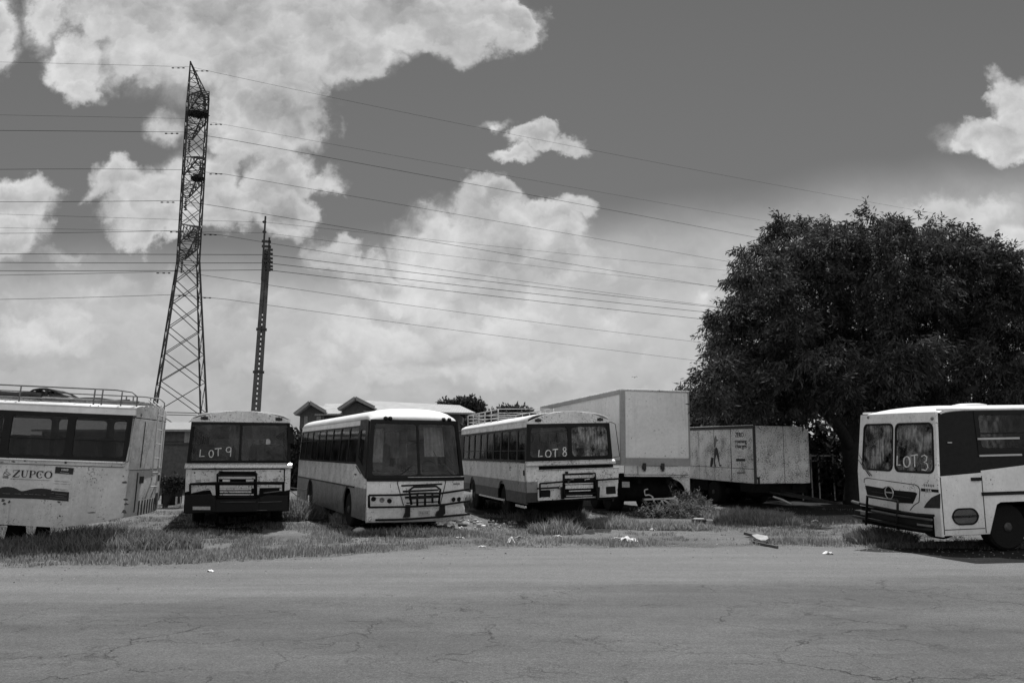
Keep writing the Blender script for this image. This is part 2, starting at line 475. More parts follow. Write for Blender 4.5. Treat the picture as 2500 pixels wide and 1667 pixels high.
# ------------------------------------------------------------------ the two flat fronted buses (lots 9 and 8)
def flat_front(b, c, lot, intact):
    """c(x,y)-> photo px of a zoom crop is applied by the caller; here only heights on the front"""
    w = b.w; ZW0, ZW1, ZC = b.zw0, b.zw1, b.crown
    # roof cap above the windscreen
    arc = [(w*cos(pi*k/20)*1.0, ZW1+.06 + (ZC-ZW1-.06)*(1-abs(cos(pi*k/20))**2.1)) for k in range(21)]
    mb = MB(); mb.plate([(-w, ZW1), (w, ZW1)] + arc, mpy(0), 0, .05)
    cap = b.add(mb, 'roof_cap', 'white', fine=True, bevel=.008)
    for x in (-.93, .95):
        mb = MB(); mb.lathe([(.055, 0), (.05, -.03), (.02, -.045)], (x, 0, ZW1+.10), 'y', 12)
        mb.box(x-.09, x+.09, -.012, 0.001, ZW1+.055, ZW1+.13)
        b.add(mb, 'marker_lamp', 'steel')
    # windscreen: two panes in a dark surround
    r = .11 if intact else .04; m = .10 if intact else .07
    for i, (x0, x1) in enumerate(((-w, 0.0), (0.0, w))):
        a0 = x0 + (m*1.1 if x0 < -.1 else .055 if intact else .03); a1 = x1 - (m if x1 > .1 else .055 if intact else .03)
        inner = rrect(a0, a1, ZW0+m, ZW1-m*.9, r)
        mb = MB(); mb.ring(inner, rrect(x0, x1, ZW0, ZW1, .0015), mpy(0.004), 0, .05)
        f = b.add(mb, 'windscreen', 'black')
        mb = MB(); mb.plate(inner, mpy(.03), 0, .006)
        b.add(mb, 'pane', 'glassdusty' if (intact and i == 1) else 'glassdark', f)
        if i == 0: lotpar = f
    # lip under the windscreen
    mb = MB(); mb.plate([(-.01, ZW0-.14), (-.13, ZW0-.12), (-.13, ZW0-.05), (-.05, ZW0), (.0, ZW0)], lambda a, z, d: (d, a, z), -w-.03, w+.03)
    b.add(mb, 'windscreen_ledge', M['ledge_rusty'] if intact else 'trim', fine=True, bevel=.01)
    return lotpar

def bullbar(b, paths, r, braces=()):
    return tubes(b, paths, r, 'bull_bar', 'black')

M['ledge_rusty'] = paint('rusted_lip_paint', .6, dirt=.4, rust=1.1, rough=.3, metal=.3, lowdirt=0)
M['white_d'] = paint('white_grey_black_livery', .6, bands=[(.80, .02), (1.08, .24), (4, .78)], dirt=.5, rust=.9, bump=.4)
M['side_c'] = paint('coach_side_paint', .5, bands=[(.98, .26), (4, .78)], dirt=.8, rust=.9, lowdirt=.5, bump=.4)

def c2(x, y): return (400 + x/3.485, 900 + y/3.484)
def c3(x, y): return (700 + x/3.484, 900 + y/3.484)
def c4(x, y): return (1100 + x/3.484, 900 + y/3.484)
def c1(x, y): return (x/3.484, 900 + y/3.484)
def c6(x, y): return (1950 + x/3.136, 900 + y/3.136)
def cE(x, y): return (2080 + x/9.046, 1150 + y/9.044)       # detail of lot 3 front
def cD(x, y): return (1300 + x/10.226, 1100 + y/10.229)     # detail of lot 8 front
def cC(x, y): return (890 + x/9.046, 1150 + y/9.043)        # detail of the coach front
def cA(x, y): return (x/11.76, 1120 + y/11.76)              # detail of the lettering
def cS(x, y): return (2300 + x/4.61, 1000 + y/4.612)        # lot 3 side

# ================= LOT 9
b = Bus('bus', 'old white bus with LOT 9 written on its dark windscreen and a smashed lower front', -6.80, 20.11, 18.2, w=1.24, L=9.6, tumble=.05, curve=.06, group='disused buses parked in a row')
B9 = b; b.near = -b.w; b.zw0, b.zw1, b.crown = 1.645, 2.66, 2.95
lp = flat_front(b, c2, '9', False)
for sg in (-1, 1):
    side(b, sg, arch_outline(b.L, .42, 1.62, [(2.6, .56, .5), (7.2, .56, .5)], y0=.06), 'white')
    mb = MB(); mb.box(*sorted((sg*b.w, sg*(b.w-.04))), .06, b.L, 2.56, 2.72); b.add(mb, 'cantrail', 'white')
    windows(b, sg, [(.08+1.19*k, .08+1.19*(k+1)) for k in range(8)], 1.62, 2.56)
roof(b, 2.72, .23, .04, b.L, p=2.1)
rear_wall(b, .42, 2.72, .23); interior(b, 1.0); chassis(b, .3, .8, .5)
seats(b, [1.6+.85*k for k in range(8)], 1.0)
for x in (-1, 1):
    for y in (2.6, 7.2): wheel(b, x*(b.w-.22), y)
F_ = lambda x, y, d=0.0: (lambda p: (p[0], d, p[1]))(b.fr(*c2(x, y), y=d))
def rect_c(b, cf, x0, y0, x1, y1, d0, d1, mb=None):
    """box on the front whose corners are read from the zoomed photo (parallelogram, real thickness)"""
    P = [b.fr(*cf(x0, y0)), b.fr(*cf(x1, y0)), b.fr(*cf(x1, y1)), b.fr(*cf(x0, y1))]
    mb = mb or MB(); mb.plate(P, mpy(0), d0, d1); return mb
def poly_c(b, cf, pts, d0, d1, mb=None):
    mb = mb or MB(); mb.plate([b.fr(*cf(*p)) for p in pts], mpy(0), d0, d1); return mb
# lower front
w = b.w
mb = MB(); mb.box(-w, w, .0, .05, .44, 1.52); b.add(mb, 'front_bulkhead', 'chassis', fine=True)
for x0, x1 in ((-w, -w+.14), (w-.14, w)):
    mb = MB(); mb.plate([(x0, 1.5), (x1, 1.5), (x1, .98), (x0 + .01, .95)], mpy(-.012), 0, .03)
    b.add(mb, 'corner_post', 'white', fine=True)
mb = rect_c(b, c2, 232, 862, 468, 972, -.03, .02); mb.box(-1.09, .98, -.045, .0, 1.455, 1.485)
b.add(mb, 'front_flap', 'white', fine=True, bevel=.004)
b.add(rect_c(b, c2, 784, 858, 1020, 966, -.03, .02), 'front_flap', 'white', fine=True, bevel=.004)
for (xa, ya) in ((262, 884), (990, 872)):
    x, z = b.fr(*c2(xa, ya)); mb = MB(); mb.lathe([(.02, 0), (.015, -.02)], (x, -.03, z), 'y', 8); b.add(mb, 'flap_latch', 'steel')
for (xa, ya) in ((292, 952), (952, 940)):
    mb = rect_c(b, c2, xa-22, ya-5, xa+22, ya-1, -.036, -.028); rect_c(b, c2, xa-22, ya+7, xa+22, ya+11, -.036, -.028, mb); b.add(mb, 'vent_slot', 'hole')
grl = MB()
for (x0, y0, x1, y1) in ((462, 905, 780, 935), (476, 990, 764, 1015), (476, 1018, 744, 1030), (476, 1040, 744, 1052), (476, 1064, 764, 1074), (500, 940, 562, 965), (700, 940, 764, 962), (500, 866, 770, 872)):
    rect_c(b, c2, x0, y0, x1, y1, -.04, -.015, grl)
b.add(grl, 'grille', 'white', fine=True)
# broken headlight housings, left with torn sheet metal
mb = poly_c(b, c2, [(230, 990), (436, 990), (440, 1075), (415, 1075), (395, 1030), (280, 1045), (232, 1060)], -.02, .0); b.add(mb, 'torn_headlight_panel', M['ledge_rusty'])
mb = poly_c(b, c2, [(795, 985), (1005, 985), (1005, 1038), (985, 1040), (985, 1010), (815, 1012), (808, 1070), (795, 1070)], -.02, .0); b.add(mb, 'torn_headlight_panel', M['ledge_rusty'])
mb = MB(); mb.bar(F_(850, 1055, -.1), F_(1000, 1038, -.06), .02, .02); b.add(mb, 'bent_metal_strip', 'galv'); mb = MB(); mb.bar(F_(250, 1055, -.08), F_(385, 1025, -.08), .02, .012); b.add(mb, 'bent_metal_strip', 'galv')
mb = MB(); mb.plate([(-1.22, .88), (-.62, .9), (-.5, .8), (-.5, .46), (-1.2, .44)], mpy(-.14), 0, .14); mb.plate([(.5, .8), (.7, .86), (1.2, .84), (1.22, .46), (.5, .45)], mpy(-.12), 0, .12); mb.box(-.55, .55, -.10, .0, .45, .78)
b.add(mb, 'bumper', 'black', bevel=.02)
tubes(b, [[F_(800, 1135, -.15), F_(1005, 1128, -.15)], [F_(790, 1203, -.15), F_(880, 1203, -.15)], [F_(480, 1132, -.13), F_(780, 1130, -.13)]], .01, 'bumper_trim', 'galv')
b.add(rect_c(b, c2, 248, 1168, 398, 1196, -.155, -.145), 'number_plate', 'plate')
PP = lambda *a: [F_(x, y, -.16) for x, y in a]
bullbar(b, [PP((456, 1100), (456, 895), (480, 880)), PP((786, 1100), (786, 890), (770, 878)), PP((456, 907), (790, 907)), PP((220, 980), (456, 968), (1020, 968)), PP((456, 1090), (786, 1090)), PP((222, 980), (222, 1060))], .028)
hand(b, [('L', (486, 1097, 505, 1115)), ('O', (508, 1098, 521, 1115)), ('T', (523, 1094, 543, 1113)), ('9', (549, 1091, 569, 1113))], lambda u, v: (lambda p: b.warp(p[0], .024, p[1]))(b.fr(u, v, .03)), lp, .012)
# mirror on its curved arm, driver side, and a smaller bracket on the other
mb = MB(); mb.tube([F_(1062, 470, .05), F_(1090, 465, -.15), F_(1112, 480, -.2), F_(1115, 540, -.2)], .012, 6); arm = b.add(mb, 'mirror_arm', 'black', smooth=True)
x, z = b.fr(*c2(1090, 560)); mb = MB(); mb.plate(rrect(x-.06, x+.08, z-.22, z+.2, .05), mpy(-.14), 0, .05); b.add(mb, 'mirror', 'black', arm)
mb = MB(); mb.tube([F_(245, 500, .05), F_(228, 485, -.1), F_(218, 500, -.1)], .012, 6); b.add(mb, 'mirror_arm', 'black', smooth=True)
mb = MB(); mb.tube([(1.22, .3, 1.02), (1.45, -.1, 1.0), (1.62, -.2, .97)], .012, 5); mb.tube([(1.22, .35, .98), (1.42, .1, .82), (1.5, .1, .8)], .012, 5); b.add(mb, 'bent_trim', 'galv')

# ================= LOT 8
b = Bus('bus', 'white bus with grey and black skirt and LOT 8 written on its windscreen', 1.62, 21.72, 14.9, pit=.2, roll=1.5, Z=.08, w=1.24, L=9.0, tumble=.05, curve=.05, group='disused buses parked in a row')
B8 = b; b.near = -b.w; b.zw0, b.zw1, b.crown = 1.63, 2.62, 2.95; w = b.w
lp = flat_front(b, c4, '8', True)
for sg in (-1, 1):
    side(b, sg, arch_outline(b.L, .5, 1.58, [(2.75, .5, .55), (6.9, .5, .55)], y0=.05), 'white_d')
    mb = MB(); mb.box(*sorted((sg*b.w, sg*(b.w-.04))), .05, b.L, 2.54, 2.70); b.add(mb, 'cantrail', 'white')
    mb = MB(); mb.box(*sorted((sg*(b.w+.015), sg*(b.w))), .6, b.L, 1.57, 1.6); b.add(mb, 'waist_rail', 'trim')
    bays = [(.06, 1.0)] + [(1.0 + .94*k, 1.0 + .94*(k+1)) for k in range(8)]
    bays[-1] = (bays[-1][0], b.L - .43)
    windows(b, sg, bays, 1.6, 2.54, midbar=1.92, m=.07)
    side(b, sg, [(b.L-.43, 1.58), (b.L-.05, 1.58), (b.L-.05, 2.54), (b.L-.43, 2.54)], 'black', 'rear_corner')
roof(b, 2.70, .25, .04, b.L, p=2.1)
rear_wall(b, .5, 2.70, .25); interior(b, 1.0); chassis(b, .25, .8, .3)
seats(b, [1.7+.85*k for k in range(8)], 1.0)
for x in (-1, 1):
    for y in (2.75, 6.9): wheel(b, x*(b.w-.22), y, .48)
F_ = lambda x, y, d=0.0: (lambda p: (p[0], d, p[1]))(b.fr(*c4(x, y), y=d))
G_ = lambda x, y, d=0.0: (lambda p: (p[0], d, p[1]))(b.fr(*cD(x, y), y=d))
mb = MB(); mb.box(-w, w, .01, .05, .55, 1.5); b.add(mb, 'front_bulkhead', 'chassis', fine=True)
mb = MB(); mb.box(-w, -.9, -.012, .03, .56, 1.5); b.add(mb, 'corner_post', 'white_d', fine=True)
mb = MB(); mb.box(w-.1, w, -.012, .03, .56, 1.5); b.add(mb, 'corner_post', 'black', fine=True)
mb = poly_c(b, cD, [(130, 480), (2180, 415), (2130, 1110), (1640, 1130), (1640, 760), (1490, 560), (770, 590), (770, 1180), (135, 1215)], -.02, .01)
b.add(mb, 'front_panel', 'white', fine=True)
mb = MB(); mb.tube([G_(150, 490, -.03), G_(1200, 450, -.03), G_(2180, 420, -.03)], .016, 6); b.add(mb, 'panel_bead', 'trim', fine=True)
for pts in ([(190, 985), (420, 975), (445, 1000), (440, 1150), (210, 1160), (190, 1120)], [(1835, 910), (1860, 895), (2080, 885), (2095, 1070), (1860, 1085), (1840, 1060)]):
    mb = poly_c(b, cD, pts, -.024, -.018); f = b.add(mb, 'headlight_socket', 'hole')
mb = poly_c(b, cD, [(135, 1215), (2130, 1110), (2110, 1140), (140, 1245)], -.06, .01); b.add(mb, 'front_valance', 'white')
grl = MB()
for (x0, y0, x1, y1) in ((800, 605, 1520, 680), (870, 715, 1015, 765), (1290, 700, 1420, 740), (800, 805, 1505, 830), (810, 850, 1505, 940), (900, 985, 1440, 1010), (830, 1110, 1480, 1135), (905, 545, 1435, 552)):
    k = -28 if True else 0
    P = [b.fr(*cD(x0, y0+8)), b.fr(*cD(x1, y0-12)), b.fr(*cD(x1, y1-12)), b.fr(*cD(x0, y1+8))]; grl.plate(P, mpy(0), -.05, -.02)
b.add(grl, 'grille', 'trim', fine=True)
mb = MB()
for (x, y) in ((1040, 700), ): mb.plate([b.fr(*cD(1040, 695)), b.fr(*cD(1270, 685)), b.fr(*cD(1265, 725)), b.fr(*cD(1045, 735))], mpy(0), -.055, -.03)
for (x, y) in ((840, 540), (820, 725), (1470, 700)): mb.plate([b.fr(*cD(x-35, y-25)), b.fr(*cD(x+30, y-25)), b.fr(*cD(x+30, y+25)), b.fr(*cD(x-35, y+25))], mpy(0), -.07, -.02)
b.add(mb, 'grille_badge_bar', 'black')
for (xa, ya) in ((350, 745), (1930, 680)):
    mb = poly_c(b, cD, [(xa-55, ya), (xa+60, ya-12), (xa+60, ya+3), (xa-55, ya+15)], -.045, -.018); b.add(mb, 'flap_handle', 'trim')
PP = lambda *a: [G_(x, y, -.14) for x, y in a]
bullbar(b, [PP((770, 1180), (765, 590), (1570, 560), (1600, 1130)), PP((190, 820), (780, 770)), PP((1560, 735), (2200, 695)), PP((190, 820), (200, 1170)), PP((120, 945), (660, 915)), PP((770, 1100), (1590, 1060)), PP((820, 745), (1040, 740)), PP((1330, 740), (1560, 730))], .026)
for xa in (730, 1600):
    mb = MB(); mb.plate([b.fr(*cD(xa-40, 900)), b.fr(*cD(xa+45, 900)), b.fr(*cD(xa+30, 1200)), b.fr(*cD(xa-30, 1200))], mpy(-.14), 0, .12)
    b.add(mb, 'bull_bar_bracket', 'black')
hand(b, [('L', (1314, 1098, 1330, 1115)), ('O', (1330, 1098, 1346, 1115)), ('T', (1348, 1096, 1364, 1116)), ('8', (1372, 1092, 1388, 1113))], lambda u, v: (lambda p: b.warp(p[0], .024, p[1]))(b.fr(u, v, .03)), lp, .014)
mb = MB(); mb.tube([F_(1365, 450, .05), F_(1400, 455, -.1), F_(1425, 470, -.25), F_(1440, 640, -.25), F_(1448, 745, -.2), F_(1395, 752, .02)], .011, 6); b.add(mb, 'mirror_arm', 'black', smooth=True)
# number stencil, door seam and latch on the side
yz = b.sd(*c4(500, 845)); mb = MB()
[mb.box(-b.w-.003, -b.w-.001, yz[0]-.05-.075*k, yz[0]-.01-.075*k, yz[1]-.01, yz[1]+.05) for k in range(3)]; mb.box(-b.w-.003, -b.w-.001, yz[0]-.2, yz[0], yz[1]-.06, yz[1]-.045)
b.add(mb, 'worn_stencil', 'faint')
mb = MB()
for u in (575, 636):
    y, z = b.sd(*c4(u, 900)); mb.box(-b.w-.004, -b.w+.001, y-.008, y+.008, .85 if u > 600 else 1.0, 1.56)
b.add(mb, 'panel_seam', 'steel')
y, z = b.sd(*c4(632, 885)); mb = MB(); mb.box(-b.w-.03, -b.w, y-.03, y+.03, z-.07, z+.07); b.add(mb, 'door_handle', 'black')
mb = MB(); a = b.sd(*c4(250, 1108)); c = b.sd(*c4(455, 1140)); mb.box(-b.w-.03, -b.w+.02, c[0], a[0], .47, .52)
a = b.sd(*c4(560, 1160)); c = b.sd(*c4(645, 1175)); mb.box(-b.w-.03, -b.w+.02, c[0], a[0], .40, .46); b.add(mb, 'skirt_rail', 'trim')
# roof rack on the rear half
rk = []; zr = 2.98
for h in (.0, .13, .26): rk.append([(-1.0, 8.9, zr+h), (-1.02, 6.8, zr+h), (-1.0, 4.2, zr+h), (1.0, 4.2, zr+h), (1.0, 8.9, zr+h), (-1.0, 8.9, zr+h)])
for k in range(6):
    y = 4.2 + 4.7*k/5
    for x in (-1.01, 1.0): rk.append([(x, y, 2.76), (x, y, zr+.26)])
tubes(b, rk, .018, 'roof_rack', 'rail')

# ================= coach in the middle
b = Bus('coach', 'white coach with big curved dark windscreen, black bull bar and grimy side', -2.27, 19.77, 24.0, pit=.5, roll=-.1, Z=.05, w=1.24, L=10.45, tumble=.07, curve=.22, rake=.2, zs=1.3, zr=1.25, fade=1.6, cat='coach', group='disused buses parked in a row')
BC = b; b.near = -b.w; w = b.w
for sg in (-1, 1):
    side(b, sg, arch_outline(b.L, .22, 1.55, [(2.35, .55, .42), (7.9, .55, .42)], y0=.26, extra_top=[(1.5, 1.55), (1.42, 1.5), (.35, 1.22), (.26, 1.18)]), 'side_c')
    mb = MB(); mb.box(*sorted((sg*b.w, sg*(b.w-.04))), 1.5, b.L, 2.54, 2.70); b.add(mb, 'cantrail', 'white_clean')
    windows(b, sg, [(1.56 + 1.10*k, 1.56 + 1.10*(k+1)) for k in range(8)], 1.56, 2.54, midbar=2.2, m=.045)
    mb = MB(); inner = [(.62, 1.5), (1.35, 1.72), (1.38, 2.42), (.62, 2.42)]; outer = [(.26, 1.22), (1.555, 1.56), (1.555, 2.70), (.26, 2.70)]
    mb.ring(inner, outer, mpx(sg*w), 0, -sg*.04); f = b.add(mb, 'cab_window', 'black')
    mb = MB(); mb.plate(inner, mpx(sg*(w-.02)), 0, -sg*.005); b.add(mb, 'pane', 'glass', f)
roof(b, 2.68, .29, .08, b.L, mat=M['roof'], p=2.6, front_roll=.75, z_front=2.64, rear_roll=.3)
rear_wall(b, .3, 2.68, .2); interior(b, .95, y0=.5); chassis(b, .2, .7, .6)
seats(b, [1.9+.85*k for k in range(9)], .95)
for x in (-1, 1):
    for y in (2.35, 7.9): wheel(b, x*(b.w-.2), y, .47, z=.36)
# windscreen
mb = MB(); mb.box(-w, w, -.002, .04, 2.58, 2.66); b.add(mb, 'windscreen_header', 'black', fine=True)
for i, (x0, x1) in enumerate(((-w, 0), (0, w))):
    inner = rrect(x0 + (.1 if i == 0 else .03), x1 - (.1 if i == 1 else .03), 1.31, 2.56, .07)
    mb = MB(); mb.ring(inner, rrect(x0, x1, 1.26, 2.58, .0015), mpy(0), 0, .05); f = b.add(mb, 'windscreen', 'black', fine=True)
    mb = MB(); mb.plate(inner, mpy(.02), 0, .006); b.add(mb, 'pane', 'glassdark', f, fine=True)
mb = MB(); mb.box(-w-.01, w+.01, -.03, .04, 1.165, 1.26); b.add(mb, 'windscreen_ledge', 'black', fine=True, bevel=.01)
mb = MB(); mb.tube([(-.3, -.035, 1.262), (w-.02, -.035, 1.262)], .008, 5); b.add(mb, 'ledge_bead', 'trim', fine=True)
for x in (-.86, -.74, .80, .98):
    mb = MB(); mb.lathe([(.05, .06), (.055, -.02), (.03, -.07)], (x, .02, 2.69), 'y', 12); b.add(mb, 'marker_lamp', 'black')
# dashboard, wheel and hanging curtains behind the glass
mb = MB(); mb.box(-1.08, 1.08, .35, .75, .95, 1.38); b.add(mb, 'dashboard', 'seat', bevel=.05)
mb = MB(); mb.tube([(.55+.22*cos(a*pi/8), .85+.1*sin(a*pi/8), 1.45+.2*sin(a*pi/8)) for a in range(16)], .016, 5, closed=True); b.add(mb, 'steering_wheel', 'blackmatt')
def curtain(b, x0, x1, y, z0, z1, mat, n=30, amp=.03):
    mb = MB(); mb.grid(n, 6, lambda i, j: (x0+(x1-x0)*i, y+amp*sin(i*n*1.3)+.02*sin(i*9), z0+(z1-z0)*j)); return b.add(mb, 'curtain', mat, smooth=True, normals=False)
M['curtain'] = plain('pale_curtain', .6, .95, .35, 5)
curtain(b, .35, .92, .62, 1.75, 2.5, 'curtain', 24); curtain(b, -.95, -.6, 1.3, 1.6, 2.45, 'curtain', 12); curtain(b, -.3, .1, 2.2, 1.7, 2.4, 'curtain', 12)
# lower front and bumper
mb = MB(); mb.box(-w, w, 0, .05, .55, 1.165); b.add(mb, 'front_panel', 'white_clean', fine=True)
mb = MB(); mb.plate([(-.07, .2), (-.09, .26), (-.10, .46), (-.07, .53), (.05, .56), (.05, .18)], lambda a, z, d: (d, a, z), -w-.005, w+.005)
b.add(mb, 'bumper', 'white_clean', fine=True, bevel=.012)
P_ = lambda x, y, d=0.0: (lambda p: b_c((p[0], d, p[1])))(b.fr(*cC(x, y), y=d))
def b_c(p): return p
def fit_c(x, y, d=-.004):      # photo point on the curved front, real depth solved
    yy = 0
    for _ in range(4):
        p = b.fr(*cC(x, y), y=yy + d); yy = b.curve * (abs(p[0])/b.w)**2.6
    return (p[0], d, p[1])
P_ = lambda x, y, d=-.01: fit_c(x, y, d)
mb = MB(); mb.tube([P_(860, 750), P_(800, 540), P_(722, 250), P_(745, 215), P_(1740, 175), P_(1795, 230), P_(1745, 440), P_(1670, 740)], .010, 5); b.add(mb, 'bonnet_seam', 'black')
mb = MB()
for pts in ([(810, 300), (1715, 262), (1718, 298), (815, 338)], [(845, 425), (1640, 392), (1640, 425), (850, 465)], [(890, 555), (1640, 520), (1640, 560), (895, 600)], [(925, 690), (1640, 655), (1640, 680), (930, 712)]):
    mb.plate([(q[0], q[2]) for q in (P_(*p) for p in pts)], mpy(0), -.008, .0)
b.add(mb, 'grille_slots', 'hole', fine=True)
for i, (xs, ys) in enumerate((((195, 383, 548), (610, 635, 655)), ((1965, 2085), (620, 615)))):
    c0 = P_(xs[0]-80, ys[0]-55); 
    xa, ya = (130, 565) if i == 0 else (1900, 575); xb, yb = (650, 720) if i == 0 else (2215, 690)
    p0 = P_(xa, ya); p1 = P_(xb, yb); zc = 0
    mb = MB(); mb.ring(rrect(p0[0]+.012, p1[0]-.012, p1[2]+.012, p0[2]-.012, .05), rrect(p0[0], p1[0], p1[2], p0[2], .06), mpy(0), -.02, .0)
    hl = b.add(mb, 'headlight_cluster', 'white_clean', fine=True)
    for x, y in zip(xs, ys):
        q = P_(x, y); mb = MB(); mb.lathe([(.055, 0), (.055, -.02), (.045, -.024), (.0, -.012)], (q[0], -.004, q[2]), 'y', 14); b.add(mb, 'headlight', 'lamp' if x == 383 else 'hole', hl)
PB = lambda *a: [P_(x, y, -.2) for x, y in a]
bullbar(b, [PB((95, 530), (100, 800)), PB((95, 530), (700, 525), (1200, 490), (1700, 485), (2300, 395)), PB((100, 795), (900, 785), (1700, 745), (2320, 655)),
            PB((240, 1075), (900, 1060), (1600, 1010), (2320, 945)),
            PB((1035, 740), (985, 420), (1080, 350), (1580, 330), (1675, 400), (1640, 720)), PB((1165, 490), (1165, 760)), PB((1335, 490), (1335, 760)), PB((1497, 490), (1500, 700)),
            PB((985, 600), (1640, 560))], .028)
for pts in ([(905, 740), (995, 740), (990, 1010), (850, 1010), (900, 900)], [(1665, 720), (1755, 720), (1765, 930), (1700, 975), (1565, 980), (1590, 890), (1650, 860)]):
    mb = MB(); mb.plate([(q[0], q[2]) for q in (P_(p[0], p[1], -.13) for p in pts)], mpy(0), -.2, -.1)
    b.add(mb, 'bull_bar_bracket', 'black')
q0 = P_(1200, 870, -.11); q1 = P_(1440, 965, -.11)
mb = MB(); mb.box(q0[0], q1[0], -.115, -.108, q1[2], q0[2]); b.add(mb, 'number_plate', 'plate')
mb = MB()
for k in range(5): a = q0[0]+.03+k*(q1[0]-q0[0]-.06)/5; mb.box(a, a+.025, -.1175, -.116, q1[2]+.03, q0[2]-.03)
b.add(mb, 'faded_plate_letters', 'faint')
q0 = P_(1960, 280, -.004); mb = MB(); mb.box(q0[0], q0[0]+.2, -.006, .0, q0[2]-.02, q0[2]+.02); b.add(mb, 'faded_badge', 'faint', fine=True)
# wiper
mb = MB(); mb.tube([(.9, .02, 1.3), (.55, .03, 1.62), (.42, .05, 1.9)], .01, 5); mb.tube([(-.5, .0, 1.3), (-.15, .02, 1.55)], .01, 5); b.add(mb, 'wiper', 'black')
# side details: trim bar between the bright upper panels and the grimy skirt, panel joints, latch, handle
mb = MB(); mb.box(-w-.03, -w, 1.55, b.L-.1, .955, .99); b.add(mb, 'side_moulding', 'black')
mb = MB()
for y in (1.5, 3.55, 5.6, 7.7): mb.box(-w-.003, -w, y-.008, y+.008, .3 if y > 2 else .99, 1.54)
b.add(mb, 'panel_seam', 'black')
mb = MB(); mb.box(-w-.03, -w, 1.36, 1.5, 1.28, 1.31); b.add(mb, 'door_handle', 'black')
mb = MB(); mb.tube([b.warp(-w-.02, 1.42, 1.5), b.warp(-w-.02, .75, 1.33)], .012, 5); mb.build('corner_moulding', M['steel'], b.root)
# ================= LOT 3, right edge of the picture, nose turned to the left
b = Bus('bus', 'white bus with LOT 3 on its split windscreen and a black window band', 7.72, 16.38, -79.0, pit=1.2, roll=-1.3, Z=.05, w=1.22, L=10.5, tumble=.05, curve=.06, rake=.10, zs=1.45, zr=1.4, fade=1.0, group='disused buses parked in a row')
BE = b; b.near = b.w; w = b.w
def fE(cf, x, y, d=-.004):
    yy = 0.0
    for _ in range(5):
        p = b.fr(*cf(x, y), y=yy + d); yy = b.curve*(min(1.1, abs(p[0])/b.w))**2.6 + (b.rake*(p[1]-b.zr) if p[1] > b.zr else 0)
    return (p[0], d, p[1])
ZB = 1.42; ZT = 2.62
sdz = lambda x, y: b.sd(*cS(x, y))
lo = [sdz(45, 742), sdz(440, 708), sdz(440, 685), sdz(922, 625)]
m_ = (lo[3][1]-lo[2][1])/(lo[3][0]-lo[2][0])
yA, zA = sdz(540, 1400); yB, zB = sdz(625, 1040); y2 = yB + 1.35
Z0 = .32
arch = [(.05, Z0), (yA, Z0), (yB-.02, zB-.04), (yB+.07, zB), (y2-.07, zB), (y2, zB-.05), (y2+.18, Z0)]
ar2 = [(7.4, Z0), (7.55, zB-.05), (7.62, zB), (8.7, zB), (8.78, zB-.05), (8.95, Z0)]
top = [(lo[2][0]+2.2, lo[2][1]+m_*2.2), (lo[2][0], lo[2][1]), (lo[1][0], lo[1][1]), (.05, lo[0][1]-.01)]
zt_side = lambda y: lo[2][1] + m_*min(y-lo[2][0], 2.2)
M['white_e'] = paint('white_bus_paint', .8, dirt=.35, rust=.6, bump=.3, lowdirt=.25)
for sg in (-1, 1):
    side(b, sg, arch + ar2 + [(b.L, Z0), (b.L, zt_side(9)), ] + top, 'white_e')
    # black band: plates above the sloping white edge, with windows let in
    yd = lo[1][0]
    mb = MB(); mb.plate([(.05, lo[0][1]-.01), (yd, lo[1][1]), (yd, ZT+.03), (.05, ZT-.02)], mpx(sg*w), -sg*.045, -sg*.01); b.add(mb, 'cab_band', 'black')
    mb = MB(); mb.plate([(yd, lo[2][1]), (lo[2][0]+2.2, zt_side(9)), (b.L, zt_side(9)), (b.L, 1.83), (yd, 1.83)], mpx(sg*w), -sg*.045, -sg*.01); b.add(mb, 'waist_band', 'black')
    windows(b, sg, [(yd + 1.52*k, yd + 1.52*(k+1)) for k in range(6)], 1.83, ZT+.02, gl='glassblack', m=.09, r=.06, midbar=2.2)
    mb = MB(); mb.box(*sorted((sg*w, sg*(w-.04))), .05, b.L, ZT+.02, ZT+.06); b.add(mb, 'cantrail', 'white_e')
# pale window rails seen on the black band
mb = MB()
for (xa, ya, xb, yb) in ((412, 328, 882, 318), (425, 517, 900, 505)):
    p = sdz(xa, ya); q = sdz(xb, yb); mb.bar((w+.01, p[0], p[1]), (w+.01, q[0], q[1]), .02, .035)
b.add(mb, 'window_rail', 'rail')
p = sdz(20, 370); q = sdz(75, 370); mb = MB(); mb.bar((w+.01, p[0], p[1]), (w+.01, q[0], q[1]), .012, .02); b.add(mb, 'catch', 'rail')
p = sdz(318, 778); q = sdz(428, 782); mb = MB(); mb.box(w, w+.03, p[0], q[0], q[1]-.025, p[1]+.025); b.add(mb, 'door_handle', 'black')
p = sdz(442, 928); q = sdz(442, 966); mb = MB(); mb.box(w, w+.02, p[0], b.L, q[1], p[1]); b.add(mb, 'side_moulding', 'black')
p = sdz(75, 1112); q = sdz(418, 1290); mb = MB()
oi = rrect(p[0]+.03, q[0]-.03, q[1]+.03, p[1]-.03, .15, 6); oo = rrect(p[0], q[0], q[1], p[1], .18, 6)
mb.ring(oi, oo, mpx(w), 0, .012); f = b.add(mb, 'kick_window', 'black')
mb = MB(); mb.plate(oi, mpx(w), .002, .005); b.add(mb, 'pane', 'glassdark', f)
mb = MB(); p = sdz(40, 742)[0]
for yy in (.055, lo[1][0]):
    mb = MB(); mb.box(w, w+.003, yy-.009, yy+.009, Z0+.02, 1.40); b.add(mb, 'door_seam', 'steel')
mb = MB(); mb.box(w, w+.003, .07, lo[1][0]-.02, Z0+.1, Z0+.115); b.add(mb, 'door_seam', 'steel')
